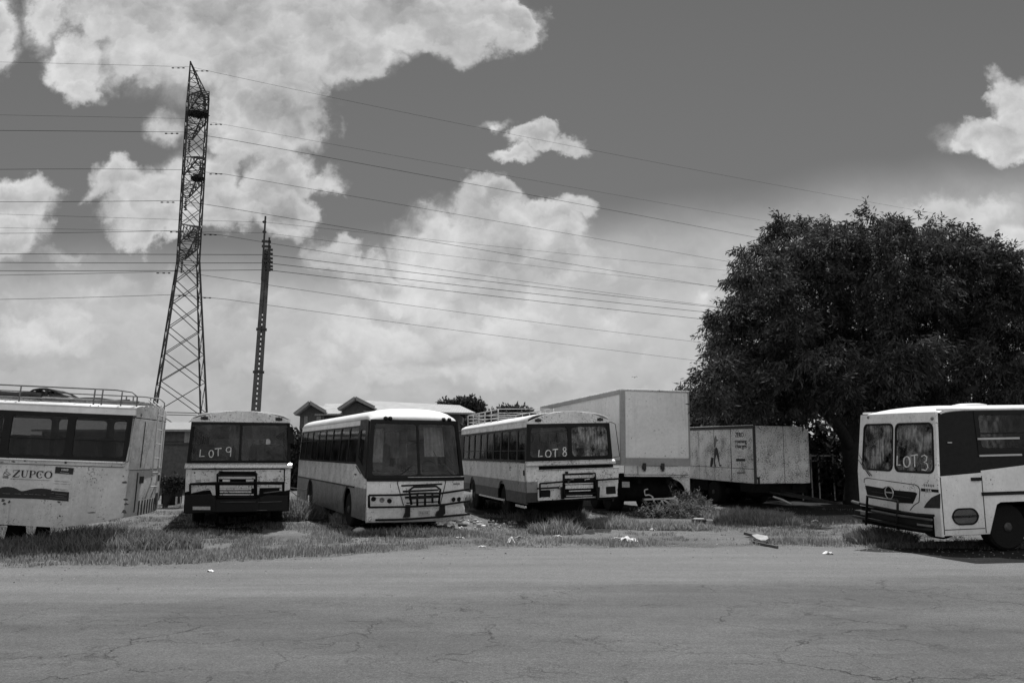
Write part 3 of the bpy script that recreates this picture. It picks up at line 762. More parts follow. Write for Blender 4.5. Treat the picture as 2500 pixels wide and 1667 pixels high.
# roof: domed shoulders, falling towards the windscreen
roof(b, ZT+.04, .11, .1, b.L, mat=M['roof'], p=2.0, front_roll=.9, z_front=2.60, n=15)
mb = MB(); mb.lathe([(.34, 0), (.33, .05), (.2, .075), (.0, .08)], (-.1, 2.0, 2.74), 'z', 20); b.add(mb, 'roof_vent', 'roof', smooth=True)
rear_wall(b, .4, ZT+.04, .1); interior(b, .95, y0=.3); chassis(b, .2, .75, .5)
seats(b, [1.9+.85*k for k in range(8)], .95)
py, pz = sdz(845, 1360)
for x in (-1, 1):
    for y in (py, 8.15): wheel(b, x*(w-.36), y, .44, z=.40)
# front face
def px_poly(cf, pts): return [(q[0], q[2]) for q in (fE(cf, *p) for p in pts)]
fr1 = px_poly(c6, [(515, 415), (745, 420), (712, 785), (462, 750)])   # far pane
fr2 = px_poly(c6, [(772, 408), (1052, 428), (1045, 820), (738, 788)])  # near pane
def bx(q): return (sum(p[0] for p in (q[0], q[3]))/2, sum(p[0] for p in (q[1], q[2]))/2, sum(p[1] for p in (q[2], q[3]))/2, sum(p[1] for p in (q[0], q[1]))/2)
A1 = bx(fr1); A2 = bx(fr2)
zlo = min(A1[2], A2[2]); zhi = max(A1[3], A2[3]); zlo, zhi = (A1[2]+A2[2])/2, (A1[3]+A2[3])/2
xm = (A1[1]+A2[0])/2 - .05
print('E panes', A1, A2)
for i, (a, x0, x1) in enumerate(((A1, -w, xm), (A2, xm, w))):
    a0 = max(a[0], -w+.10) - (.07 if i else 0); a1 = min(a[1], w-.07) - (0 if i else .03)
    ii = rrect(a0, a1, zlo, zhi, .13, 6)
    mb = MB(); mb.ring(ii, rrect(x0, x1, zlo-.10, 2.625, .0015, 6), mpy(0), 0, .05); f = b.add(mb, 'windscreen', 'white_e', fine=True)
    mb = MB(); mb.ring(rrect(a0+.03, a1-.03, zlo+.03, zhi-.03, .11, 6), rrect(a0-.006, a1+.006, zlo-.006, zhi+.006, .13, 6), mpy(-.012), 0, .03); b.add(mb, 'rubber_seal', 'blackmatt', f, fine=True)
    mb = MB(); mb.plate(ii, mpy(.015), 0, .006); b.add(mb, 'pane', 'glassdusty', f, fine=True)
    if i == 1: lp = f
def wE(u, v):
    yy = 0.0
    for _ in range(5):
        p = b.fr(u, v, y=yy); yy = b.curve*(abs(p[0])/b.w)**2.6 + b.rake*max(0, p[1]-b.zr)
    return b.warp(p[0], .008, p[1])
hand(b, [('L', (2189, 1112, 2202, 1137)), ('O', (2204, 1113, 2223, 1139)), ('T', (2225, 1110, 2243, 1140)), ('3', (2248, 1111, 2271, 1146))], wE, lp, .014)
mb = MB(); mb.box(-w, w, 0, .05, .68, zlo-.10); b.add(mb, 'front_panel', 'white_e', fine=True)
mb = MB(); mb.box(w-.16, w, 0, .05, .30, .68); b.add(mb, 'corner_panel', 'white_e', fine=True)
mb = MB(); mb.box(-w, w-.16, .03, .06, .32, .68); b.add(mb, 'lower_panel', 'chassis', fine=True)
mb = MB(); mb.tube([fE(cE, x, y, -.004) for x, y in [(270, 250), (270, 165), (330, 148), (900, 230), (1400, 298), (1470, 340), (1500, 420), (1480, 680), (1370, 745), (1285, 860)]], .008, 5); b.add(mb, 'bonnet_seam', 'black')
g1 = px_poly(cE, [(295, 310), (690, 375), (760, 335), (830, 335), (890, 365), (930, 415), (1390, 460), (1440, 490), (1400, 590), (1345, 710), (1000, 690), (340, 510)])
mb = MB(); mb.plate(g1, mpy(0), -.012, .0); b.add(mb, 'grille', 'black', fine=True)
mb = MB(); mb.tube([fE(cE, 440, 445, -.025), fE(cE, 700, 490, -.025)], .010, 5); mb.tube([fE(cE, 940, 535, -.025), fE(cE, 1300, 590, -.025)], .010, 5); mb.tube([fE(cE, 350, 515, -.025), fE(cE, 1010, 610, -.025)], .008, 5); b.add(mb, 'grille_slat', 'steel')
q = fE(cE, 820, 470, -.03); q2 = fE(cE, 910, 480, -.03); R = abs(q2[0]-q[0])
R = max(R, .09)
mb = MB(); mb.tube([(q[0]+R*cos(k*pi/10), -.03, q[2]+R*sin(k*pi/10)) for k in range(20)], .011, 5, closed=True); mb.box(q[0]-R, q[0]+R, -.04, -.02, q[2]-.01, q[2]+.014); b.add(mb, 'emblem', 'trim')
p0 = fE(cE, 1525, 365); p1 = fE(cE, 1915, 480); mb = MB(); mb.box(p0[0], p1[0], -.010, 0, p1[2]+.01, p0[2]-.01); num = b.add(mb, 'number_panel', 'black', fine=True)
s0 = fE(cE, 1620, 450); mb = MB(); text_on(mb, '114', .085, lambda s, t, d: (s0[0]+s, -.013-d, s0[2]+t-.005), 1.25, bold=.008); b.add(mb, 'bus_number', 'chalk', num)
s0 = fE(cE, 1580, 330); mb = MB()
for k in range(5): mb.box(s0[0]+.055*k, s0[0]+.035+.055*k, -.003, 0, s0[2], s0[2]+.045)
b.add(mb, 'worn_stencil', 'faint')
mb = MB(); mb.plate(px_poly(cE, [(1950, 490), (1760, 580), (1650, 700), (1585, 805), (1945, 815)]), mpy(0), -.01, .0); b.add(mb, 'indicator_lamp', 'steel', fine=True)
for (xa, ya) in ((2080+0, 0),):
    pass
for (x, y) in ((524, 372), (1040, 380)):
    q = fE(c6, x, y); mb = MB(); mb.lathe([(.035, 0.02), (.035, -.015), (.02, -.03)], (q[0], .0, q[2]), 'y', 10); b.add(mb, 'marker_lamp', 'lamp')
PB = lambda *a: [fE(cE, x, y, -.22) for x, y in a]
def lim(P, x=1.3): return [(max(-x-.35, min(x, p[0])), p[1], p[2]) for p in P]
bullbar(b, [lim(PB((310, 1180), (340, 540), (390, 560), (1010, 660), (1000, 1280))), lim(PB((20, 680), (900, 860), (1400, 950), (1820, 980))), lim(PB((20, 985), (900, 1160), (1400, 1270), (1760, 1300)))], .028)
mb = MB(); mb.tube(lim(PB((5, 665), (170, 710))), .03, 6); mb.tube(lim([(p[0], p[1]-.0, p[2]-.055) for p in PB((430, 800), (960, 900), (1760, 1005))]), .022, 6); b.add(mb, 'bumper_rail', 'galv')
mb = MB(); a = fE(cE, 200, 840, -.1); c = fE(cE, 1790, 1090, -.1)
mb.box(-w+.02, w-.2, -.16, .03, .42, .60); b.add(mb, 'bumper', 'black', fine=True, bevel=.02)
for (x0, y0, x1, y1) in ((1450, 1110, 1780, 1270), (200, 850, 330, 1000)):
    a = fE(cE, x0, y0, -.17); c = fE(cE, x1, y1, -.17); mb = MB(); mb.box(min(a[0], c[0]), max(a[0], c[0]), -.19, -.165, min(a[2], c[2])+.03, max(a[2], c[2])-.03); b.add(mb, 'headlight', 'lamp', fine=True)
mb = MB(); mb.tube([fE(c6, 545, 820, -.02), fE(c6, 500, 760, -.03), fE(c6, 452, 690, -.03)], .010, 5); mb.tube([fE(c6, 560, 820, -.02), fE(c6, 520, 770, -.04), fE(c6, 458, 655, -.03)], .007, 5); b.add(mb, 'wiper', 'black')
curtain(b, -1.0, -.2, .5, 1.6, 2.4, 'seat', 16); curtain(b, .15, 1.0, .5, 1.75, 2.5, 'seat', 16)
mb = MB(); mb.box(-1.05, 1.05, .3, .6, .95, 1.35); b.add(mb, 'dashboard', 'seat', bevel=.05)

# ================= left edge: tail of a bus with a roof rack
b = Bus('bus', 'white bus with ZUPCO lettering and a roof rack, its rear corner showing', -7.85, 17.4, 99.0, pit=2.1, roll=.2, Z=-.02, w=1.22, L=10.2, tumble=.05, zs=1.6, curve=.10, fade=.5, group='disused buses parked in a row')
BA = b; b.near = -b.w; w = b.w
s1 = lambda x, y: b.sd(*c1(x, y))
zsill = (s1(100, 757)[1]+s1(1000, 790)[1])/2; ztopw = (s1(60, 350)[1]+s1(1050, 396)[1])/2; ze = (s1(60, 295)[1]+s1(1050, 330)[1])/2
zt = (s1(60, 135)[1]+s1(1050, 178)[1])/2; print('A heights', zsill, ztopw, ze, zt)
under = [(.06, .62)] + [s1(x, y) for x, y in ((1100, 1265), (850, 1305), (500, 1350), (0, 1322))]
under = [(max(.06, p[0]), p[1]) for p in under]; zb = under[-1][1]
under[0] = (.0, under[1][1]+.02)
M['white_a'] = paint('old_white_bus_paint', .56, dirt=.5, rust=.7, bump=.4, lowdirt=.25)
ylast = s1(1110, 780)[0]
print('A', under, 'win end', ylast)
for sg in (-1, 1):
    pts = under + [(4.2, zb), (4.35, .75), (4.6, .95), (5.2, .95), (5.45, .75), (5.6, zb), (b.L, zb), (b.L, zsill), (0.0, zsill)]
    side(b, sg, pts, 'white_a')
    mb = MB(); mb.plate([(0.0, zsill), (ylast, zsill), (ylast-.08, ztopw), (0.0, ztopw)], mpx(sg*w), 0, -sg*.04); b.add(mb, 'rear_quarter_panel', 'white_a')
    windows(b, sg, [(ylast + .02 + 1.18*k, ylast + .02 + 1.18*(k+1)) for k in range(8)], zsill, ztopw, gl='glassblack', m=.075, r=.07, midbar=2.12, inset=.012)
    mb = MB(); mb.plate([(ylast-.0, zsill), (ylast+.03, zsill), (ylast+.03, ztopw), (ylast-.08, ztopw)], mpx(sg*w), 0, -sg*.04); b.add(mb, 'window_post', 'black')
    mb = MB(); mb.box(*sorted((sg*(w+.012), sg*(w-.04))), 0, b.L, ztopw, ze); b.add(mb, 'cantrail', 'roof', bevel=.01)
    mb = MB(); mb.box(*sorted((sg*w, sg*(w+.035))), ylast, b.L, zsill-.03, zsill); b.add(mb, 'waist_rail', 'trim')
    mb = MB(); mb.tube([(sg*(w+.006), .1, zsill-.11), (sg*(w+.006), b.L, zsill-.11)], .006, 5); b.add(mb, 'panel_seam', 'steel')
roof(b, ze, .10, .0, b.L, mat='roof', p=2.2, over=.03)
# the tail itself (local y = 0)
arc = [(w*cos(pi*k/14), ze + .1*(1-abs(cos(pi*k/14))**2.2)**(1/2.2)) for k in range(15)]
mb = MB(); mb.plate([(-w, 2.62), (w, 2.62)] + arc, mpy(.0), 0, .05); b.add(mb, 'roof_cap', 'white_a', fine=True)
mb = MB(); mb.box(-w, w, .0, .05, 1.56, 2.60); b.add(mb, 'upper_rear_panel', 'white_a', fine=True, bevel=.006)
mb = MB(); mb.box(-w, w, .02, .06, .62, 1.55); b.add(mb, 'lower_rear_panel', 'white_a', fine=True, bevel=.006)
mb = MB(); mb.box(-w, w, .035, .05, 2.60, 2.62); mb.box(-w, w, .035, .05, 1.55, 1.56); b.add(mb, 'panel_gap', 'hole', fine=True)
mb = MB()
for k in range(9): x = -.55+.19*k; mb.box(x, x+.05, .008, .03, .62, .92)
mb.box(.72, .98, .0, .03, .78, 1.02); b.add(mb, 'engine_grille', 'steel', fine=True)
for q_ in ((-w+.5, -w+.54, -.004, .01, 1.6, 2.55), (w-.3, w-.27, -.004, .01, 1.6, 2.6), (-w+.45, -w+.49, .01, .03, .7, 1.5)):
    mb = MB(); mb.box(*q_); b.add(mb, 'door_seam', 'steel', fine=True)
for x in (-1.1, 1.15):
    mb = MB(); mb.lathe([(.06, 0), (.055, -.03), (.03, -.04)], (x, .06, 2.68), 'y', 12); mb.lathe([(.05, 0), (.045, -.03), (.03, -.04)], (x-.13 if x > 0 else x+.14, .03, 2.68), 'y', 12); b.add(mb, 'tail_lamp', 'lamp')
for x in (-.62, .7):
    mb = MB(); mb.box(x, x+.14, -.02, .03, 1.28, 1.42); b.add(mb, 'tail_lamp', 'steel')
# ladder up the tail
lad = [[(-.32, -.03, .95), (-.32, -.12, 1.3), (-.32, -.12, 2.85), (-.32, .1, 3.02)], [(.08, -.03, .95), (.08, -.12, 1.3), (.08, -.12, 2.85), (.08, .1, 3.02)]]
for k in range(6): lad.append([(-.32, -.12, 1.2+.3*k), (.08, -.12, 1.2+.3*k)])
M['ladder'] = paint('ladder_paint', .42, dirt=.5, rust=.8, lowdirt=0, bump=0)
tubes(b, lad, .014, 'roof_ladder', 'ladder')
# roof rack with loads
zfl = ze + .13; rk = []
for x in (-1.12, 1.05):
    rk.append([(x, 8.6, zt), (x, 4, zt), (x, .55, zt), (x, .18, zt-.03), (x, .06, zt-.12), (x, .05, ze+.05)])
    rk.append([(x, 8.6, zfl), (x, .1, zfl)])
    for y in (.42, .95, 2.35, 3.75, 5.2, 6.6, 8.0): rk.append([(x, y, ze-.02), (x, y, zt)])
    rk.append([(x, .80, ze-.02), (x, .80, zt)])
for y in (.1, 1.3, 2.6, 3.9, 5.2, 6.5, 7.8): rk.append([(-1.12, y, zfl), (1.05, y, zfl)])
for k in range(7): rk.append([(-.9+.3*k, .1, zfl+.03), (-.9+.3*k, 8.6, zfl+.03)])
M['rack'] = plain('rack_tube', .13, .5, .3, 10, metal=.2)
tubes(b, rk, .016, 'roof_rack', M['rack'])
interior(b, 1.1); seats(b, [1.1+.9*k for k in range(9)], 1.05)
rear_wall(b, .5, ze, .09, win=True); chassis(b, .35, .85, 1.2)
for x in (-1, 1):
    for y in (4.9, ): wheel(b, x*(w-.25), y, .5, z=.45)
# lettering; text runs towards local -y
yo, zo = b.sd(*cA(340, 520)); yo2, _ = b.sd(*cA(1470, 560)); zt2 = b.sd(*cA(340, 310))[1]
Hh = zt2 - zo; Wd = yo - yo2; print('zupco', Wd, Hh)
sk = .11
yz2 = b.sd(*cA(1350, 560)); slope = (yz2[1]+.02 - zo)/(Wd)
def LT(s, t): return (-w-.004, yo - s - t*.22*0, zo + t)
def stroke(mb, pts, wd):
    """calligraphic strokes: list of (s,t,width)"""
    L_ = []; R_ = []
    for i, (s, t, wv) in enumerate(pts):
        a = pts[max(i-1, 0)]; c = pts[min(i+1, len(pts)-1)]
        dx, dy = c[0]-a[0], c[1]-a[1]; n = math.hypot(dx, dy) or 1; nx, ny = -dy/n, dx/n
        L_.append((s+nx*wv/2, t+ny*wv/2)); R_.append((s-nx*wv/2, t-ny*wv/2))
    n = len(pts); vs = [(-w-.004,) + (yo-p[0]*Hh, zo+p[1]*Hh) for p in L_+R_] + [(-w-.001,) + (yo-p[0]*Hh, zo+p[1]*Hh) for p in L_+R_]
    fs = []
    for i in range(n-1): fs += [(i, i+1, n+i+1, n+i), (2*n+i, 3*n+i, 3*n+i+1, 2*n+i+1), (i, 2*n+i, 2*n+i+1, i+1), (n+i, n+i+1, 3*n+i+1, 3*n+i)]
    mb.add(vs, fs)
T_ = .2; t_ = .055
def ell(cx, cy, rx, ry, a0, a1, n=16, thick=T_, thin=t_):
    return [(cx+rx*cos(a), cy+ry*sin(a), thin + (thick-thin)*abs(cos(a))**1.3) for a in [radians(a0+(a1-a0)*k/n) for k in range(n+1)]]
X = Wd/Hh/5.35
mb = MB()
stroke(mb, [(.10, .62, .03), (.12, .97, .06), (.5, .97, .06), (.98, .97, .06)], 0)         # Z
stroke(mb, [(.88, .95, T_), (.16, .05, T_)], 0)
stroke(mb, [(.04, .03, .06), (.85, .03, .07), (.95, .35, .03)], 0)
o = 1.12
stroke(mb, [(o, .97, .05), (o+.36, .97, .05)], 0); stroke(mb, [(o+.18, .97, T_), (o+.17, .35, T_), (o+.24, .12, .15), (o+.45, .03, .06), (o+.68, .12, t_), (o+.76, .4, t_), (o+.78, .97, t_)], 0); stroke(mb, [(o+.62, .97, .05), (o+.94, .97, .05)], 0)
o = 2.2
stroke(mb, [(o, .97, .05), (o+.2, .97, .05)], 0); stroke(mb, [(o+.17, 1.0, T_), (o+.17, .0, T_)], 0); stroke(mb, [(o, .03, .05), (o+.36, .03, .05)], 0)
stroke(mb, [(o+.2, .97, t_), (o+.5, .96, t_), (o+.68, .86, .13), (o+.73, .72, T_), (o+.66, .55, .13), (o+.5, .46, t_), (o+.2, .45, t_)], 0)
o = 3.1
stroke(mb, ell(o+.48, .48, .38, .48, 42, 318, 18), 0); stroke(mb, [(o+.80, .98, .05), (o+.82, .66, .03)], 0)
o = 4.15
stroke(mb, ell(o+.52, .48, .42, .47, 0, 360, 24), 0)
b.add(mb, 'company_lettering', 'ink')
mb = MB(); p = b.sd(*cA(300, 560)); q = b.sd(*cA(1430, 610)); mb.bar((-w-.003, p[0], p[1]), (-w-.003, q[0], q[1]), .012, .004)
b.add(mb, 'lettering_underline', 'faint')
# crane-like bird emblem beside the name: generic looping strokes
mb = MB()
E_ = lambda *a: [(-w-.003,) + b.sd(*cA(x, y)) for x, y in a]
for pts in (((80, 500), (230, 500), (240, 520), (90, 525), (80, 500)), ((100, 440), (130, 380), (190, 350), (250, 400), (315, 440), (240, 470), (150, 490), (90, 450)), ((180, 350), (170, 300), (205, 285), (205, 310)), ((90, 540), (230, 545)), ((120, 380), (220, 450), (300, 440))):
    mb.tube(E_(*pts), .006, 4)
b.add(mb, 'emblem', 'faint')
def panelA(pts, name, mat, d=.006, parent=None):
    mb = MB(); mb.plate([b.sd(*cA(x, y)) for x, y in pts], mpx(-w), -d, .0); return b.add(mb, name, mat, parent)
sg_ = panelA([(1600, 222), (2120, 262), (2090, 445), (1575, 405)], 'fleet_number_sign', 'ink')
y0_, z0_ = b.sd(*cA(1750, 335)); mb = MB(); text_on(mb, '1443', .055, lambda s, t, d: (-w-.009-d, y0_-s, z0_+t), 1.25, bold=.005)
p = b.sd(*cA(1730, 385)); q = b.sd(*cA(1990, 410)); mb.bar((-w-.008, p[0], p[1]), (-w-.008, q[0], q[1]), .006, .004); b.add(mb, 'fleet_number', 'chalk', sg_)
wav = [(0, 832), (60, 810), (130, 798), (220, 795), (320, 805), (420, 830), (500, 862), (560, 900), (620, 920), (700, 915), (820, 885), (950, 858), (1080, 845), (1220, 843), (1350, 855), (1470, 882), (1435, 1165), (1000, 1140), (500, 1125), (-200, 1115), (-200, 850)]
bn = panelA(wav, 'banner', 'ink')
mb = MB()
for (xa, ya, xb, yb) in ((90, 985, 300, 995), (430, 995, 600, 1003), (700, 1005, 800, 1010), (840, 1010, 960, 1015), (1000, 1015, 1170, 1025), (1250, 1025, 1320, 1030)):
    p = b.sd(*cA(xa, ya)); q = b.sd(*cA(xb, yb)); mb.bar((-w-.008, p[0], p[1]), (-w-.008, q[0], q[1]), .018, .004)
b.add(mb, 'worn_banner_text', 'faint', bn)
sq = panelA([(1480, 905), (1985, 950), (1965, 1215), (1425, 1165)], 'notice_panel', 'ink', .007)
mb = MB()
for (xa, ya, xb, yb, h) in ((1600, 995, 1930, 1030, .022), (1600, 1060, 1850, 1085, .012), (1430, 1105, 1930, 1145, .005), (1490, 980, 1560, 985, .03)):
    p = b.sd(*cA(xa, ya)); q = b.sd(*cA(xb, yb)); mb.bar((-w-.009, p[0], p[1]), (-w-.009, q[0], q[1]), h, .004)
b.add(mb, 'worn_notice_text', 'faint', sq)
mb = MB()
for (xa, ya, xb, yb, h) in ((1570, 620, 1970, 655, .02), (1540, 695, 2000, 725, .012), (1550, 850, 1940, 890, .03)):
    p = b.sd(*cA(xa, ya)); q = b.sd(*cA(xb, yb))
    n = 14
    for k in range(n):
        if k % 7 == 5: continue
        a = k/n; c = (k+.75)/n
        mb.bar((-w-.003, p[0]+(q[0]-p[0])*a, p[1]+(q[1]-p[1])*a), (-w-.003, p[0]+(q[0]-p[0])*c, p[1]+(q[1]-p[1])*c), h, .004)
b.add(mb, 'worn_small_print', 'faint')
# patches where paint flaked off
M['rustpatch'] = plain('bare_rusted_metal', .07, .9, .5, 25)
mb = MB()
def blot(b, cx, cy, r, cf, side_='s', n=9, st=1.0):
    P = []
    for k in range(n):
        a = 2*pi*k/n; rr = r*(.5+random.random()*.7); P.append(b.sd(*cf(cx+rr*cos(a)*st, cy+rr*sin(a))))
    return P
for (x, y, r, st) in ((80, 1190, 45, 1.2), (120, 1280, 60, 1.0), (260, 1240, 55, 1), (1700, 1240, 30, 2), (1750, 1300, 30, .6), (720, 50, 35, 1), (1880, 95, 45, 1.1), (1030, 95, 18, 1), (390, 75, 20, 3), (60, 85, 12, 5)):
    mb.plate(blot(b, x, y, r, cA, st=st), mpx(-w), -.0025, .0)
for (x, y, r, st) in ((1105, 965, 10, 3), (1115, 1110, 14, 1.4), (1120, 1150, 12, 1.5), (1105, 1215, 16, 1.5), (780, 1222, 6, 9), (510, 1250, 9, 1), (1090, 915, 8, 1)):
    mb.plate(blot(b, x, y, r, c1, st=st), mpx(-w), -.0025, .0)
b.add(mb, 'rust_patches', 'rustpatch')
# ------------------------------------------------------------------ things lying on the roof rack of that bus
def inA(x, y, z): return BA.Mx @ Vector((x, y, z))
t = MB(); 
for k, (ya, yb, zc, r) in enumerate(((2.0, 3.4, ze+.2, .05), (1.6, 2.9, ze+.18, .04), (2.2, 4.5, ze+.24, .03), (.4, 2.2, ze+.18, .035))):
    o = MB(); a = inA(-.9+.1*k, ya, zc); c = inA(-.85+.15*k, yb, zc); 
    pts = [a.lerp(c, q/6) + Vector((0, 0, .02*sin(q*2+k))) for q in range(7)]; o.tube(pts, r, 6)
    ob = o.build('scrap_pipe', M['steel'])
    tag(ob, ['thick dark pipe on the roof rack of the left bus', 'short dark pipe lying beside the thick pipe on the roof rack', 'longest thin dark rod raised over the other pipes on the roof rack', 'dark pipe at the rear end of the roof rack'][k], 'pipe', 'scrap on the roof rack')
# curved dark frame (old awning hoop) on the rack
o = MB(); prof = [b.sd(*( (x/11.76, 930+y/11.76))) for x, y in ((360, 430), (480, 300), (640, 200), (830, 165), (1040, 165), (1300, 240), (1500, 350), (1720, 460))]
vs = []
pr = [(p[0], p[1]) for p in prof]
for xo in (-.7, .1):
    o.tube([inA(xo, p[0], p[1]) for p in pr], .022, 6)
for p in pr[1:-1]: o.tube([inA(-.7, p[0], p[1]), inA(.1, p[0], p[1])], .016, 5)
o.tube([inA(-.7, pr[4][0], pr[4][1]), inA(-.7, pr[4][0], ze+.14)], .03, 6); o.tube([inA(-.7, pr[5][0], pr[5][1]), inA(-.7, pr[5][0], ze+.14)], .025, 6)
o.tube([inA(-.7, pr[1][0], pr[1][1]-.02), inA(-.7, pr[6][0]+.2, pr[1][1]-.1)], .02, 6)
hp = empty('hoop_frame', inA(-.3, pr[3][0], 3.06)); tag(hp, 'curved dark metal hoop frame with torn cover on the roof rack', 'metal frame')
ob = o.build('hoop', M['steel']); ob.parent = hp; ob.matrix_parent_inverse = Matrix.Translation(hp.location).inverted()
o = MB(); 
for (i0, i1, za) in ((1, 3, .10), (3, 5, .02), (4, 6, .05)):
    p0, p1 = pr[i0], pr[i1]
    o.grid(6, 5, lambda i, j: inA(-.68+.5*j, p0[0]+(p1[0]-p0[0])*i, (p0[1]+(p1[1]-p0[1])*i) - .01 - .09*abs(j-.1)*(1+.4*sin(i*7)) - .02*sin(i*5+j*3)))
ob = o.build('torn_cover', M['blackmatt'], solid=.01, normals=False); ob.parent = hp; ob.matrix_parent_inverse = Matrix.Translation(hp.location).inverted()

# ================= tall box trailer behind LOT 8
def simple_root(name, label, cat, X, Y, psi, pit=0, roll=0, Z=0, w=1.22, L=10, group=None, **k):
    return Bus(name, label, X, Y, psi, pit, roll, Z, w=w, L=L, tumble=0, cat=cat, group=group, **k)
b = simple_root('box_trailer', 'tall plain white box trailer standing behind the LOT 8 bus', 'trailer', 4.66, 26.1, 14.0, 0, -.6, Z=0, L=9.4)
BT = b; w = b.w; b.near = -w
M['box_skin'] = paint('trailer_skin', .78, dirt=.3, rust=.4, lowdirt=0, bump=.1, scale=.6)
M['box_frame'] = paint('trailer_frame_grey', .33, dirt=.5, rust=.4, lowdirt=0)
zb_, zt_ = 1.52, 3.98
mb = MB(); mb.box(-w+.03, w-.03, .03, b.L-.03, zb_+.12, zt_-.06); b.add(mb, 'box_body', 'box_skin')
mb = MB(); mb.box(-w, -w+.17, .0, .1, zb_, zt_); b.add(mb, 'corner_post', 'box_frame', bevel=.01)
mb = MB(); mb.box(w-.06, w, .0, .1, zb_, zt_); b.add(mb, 'corner_post', 'box_frame', bevel=.01)
mb = MB(); mb.box(-w+.17, w-.06, .0, .1, zb_, zb_+.24); b.add(mb, 'sill_beam', 'box_frame', bevel=.01)
mb = MB(); mb.box(-w-.01, w+.01, -.01, b.L, zt_-.06, zt_); b.add(mb, 'top_rail', 'white', bevel=.02)
mb = MB(); mb.box(-w-.015, -w+.02, .1, b.L, zt_-.17, zt_-.05); mb.box(-w-.015, -w+.02, .1, b.L, zb_, zb_+.16); b.add(mb, 'side_rail', 'box_frame')
mb = MB(); mb.box(-w+.12, w-.02, .015, .03, zb_+.26, zt_-.1); b.add(mb, 'rear_door', 'box_skin')
mb = MB(); mb.box(-w+.15, w-.02, .05, .12, 1.17, zb_-.01); 
b.add(mb, 'tail_board', 'white')
mb = MB(); mb.box(-.63, -.615, .04, .05, 1.2, 1.5); mb.box(-1.1, 1.15, .04, .05, 1.22, 1.235); b.add(mb, 'board_seam', 'steel')
for x in (-.42, .22):
    mb = MB(); mb.box(x-.06, x+.06, -.03, .06, 1.40, 1.60); mb.box(x-.035, x+.035, -.05, .0, 1.34, 1.5); b.add(mb, 'hinge_bracket', 'steel', bevel=.01)
chassis(b, .55, 1.2, .2)
mb = MB(); mb.lathe([(.36, -.95), (.38, -.9), (.38, .5), (.36, .55)], (0.1, .9, .72), 'x', 20); b.add(mb, 'air_tank', 'chassis')
mb = MB(); P = [(1.22, 1.17), (.55, 1.17), (.62, 1.12)] + [(.55+.52*sin(a*pi/16), .62+.48*cos(a*pi/16)) for a in range(1, 9)] + [(1.10, .42), (1.22, .6)]
mb.plate(P, mpy(.1), 0, .05); b.add(mb, 'mudguard', 'white')
for x in (-1, 1):
    for y in (1.6, 2.9): wheel(b, x*(w-.35), y, .48, .45)
mb = MB(); mb.box(-1.1, -.85, .2, .24, .82, 1.0); b.add(mb, 'tail_lamp', 'plate')

# ================= low box trailer with the advertisement
b = simple_root('box_trailer', 'low white box trailer with faded ZERO roaming charges advertisement, under the tree', 'trailer', 9.75, 28.86, 17.0, .9, 0, Z=0, L=5.6, curve=0)
BZ = b; w = b.w; b.near = -w
zb_, zt_ = .86, 2.9
M['ad_skin'] = paint('old_trailer_skin', .85, dirt=.5, rust=1.25, lowdirt=.1, bump=.4)
prof = [(-w, 0.0), (w-.42, 0.0), (w-.2, .04), (w-.06, .14), (w, .34), (w, b.L), (-w, b.L)]
def roundz(x, y, z):
    if z > zt_-.3 and x > w-.7:
        z -= max(0, (x-(w-.7)))**2*.35
    return (x, y, z)
mb = MB(); mb.plate(prof, lambda x, y, d: (x, y, d), zb_, zt_)
bb = mb.build('box_body', M['ad_skin'], b.root, warp=roundz, slices=(('x', [-.6, 0, .4, .6, .8, 1.0, 1.1]),), bevel=.03)
for (u0, u1) in ((1836, 1842),):
    p = b.sd(u0, 1100); 
mb = MB(); mb.box(-w-.02, -w+.05, -.02, .06, zb_, zt_-.02); b.add(mb, 'corner_post', 'rustpatch')
mb = MB(); mb.box(-.02, -.005, -.006, .0, zb_, zt_); b.add(mb, 'panel_seam', 'steel')
mb = MB(); mb.box(-w-.03, -w, .0, b.L, zt_-.10, zt_-.02); mb.box(-w-.05, -w-.01, .0, b.L, zt_-.02, zt_+.012); b.add(mb, 'top_rail', 'rustpatch')
mb = MB(); mb.tube([(-w-.03, 0, zt_+.02), (-w-.03, b.L, zt_+.02)], .014, 5); b.add(mb, 'rail_bead', 'trim')
c7 = lambda x, y: (1680 + x/7.84, 1020 + y/7.84)
for xs, wd in ((820, .05), (500, .03), (205, .012)):
    y, z = b.sd(*c7(xs, 600)); mb = MB()
    zz = zt_-.06
    while zz > zb_+.02:
        h = random.uniform(.1, .35); k = random.uniform(.25, 1.1)
        mb.box(-w-.006, -w, y-wd*k/2, y+wd*k/2, max(zb_, zz-h), zz); zz -= h
    b.add(mb, 'rusted_seam', 'rustpatch')
y, z = b.sd(*c7(300, 925)); mb = MB(); mb.box(-w-.004, -w, .05, b.L, z-.012, z+.006)
b.add(mb, 'panel_lap', 'steel')
def T7(txt, px0, py, px1, size, mat='ink', name='advert_text', bold=.004):
    y0, z0 = b.sd(*c7(px0, py)); y1, _ = b.sd(*c7(px1, py)); mb = MB()
    vs, fs = text_geo(txt, size); wd = max(v[0] for v in vs)
    xs = (y0-y1)/wd
    text_on(mb, txt, size, lambda s, t, d: (-w-.004-d, y0-s, z0+t), xs, bold=bold); return b.add(mb, name, mat)
T7('ZERO', 900, 365, 1060, .24, bold=.02); T7('roaming', 900, 480, 1120, .22, bold=.02); T7('charges', 900, 572, 1120, .22, bold=.02)
def P7(pts, name, mat, d=.006):
    mb = MB(); mb.plate([b.sd(*c7(x, y)) for x, y in pts], mpx(-w), -d, 0); return b.add(mb, name, mat)
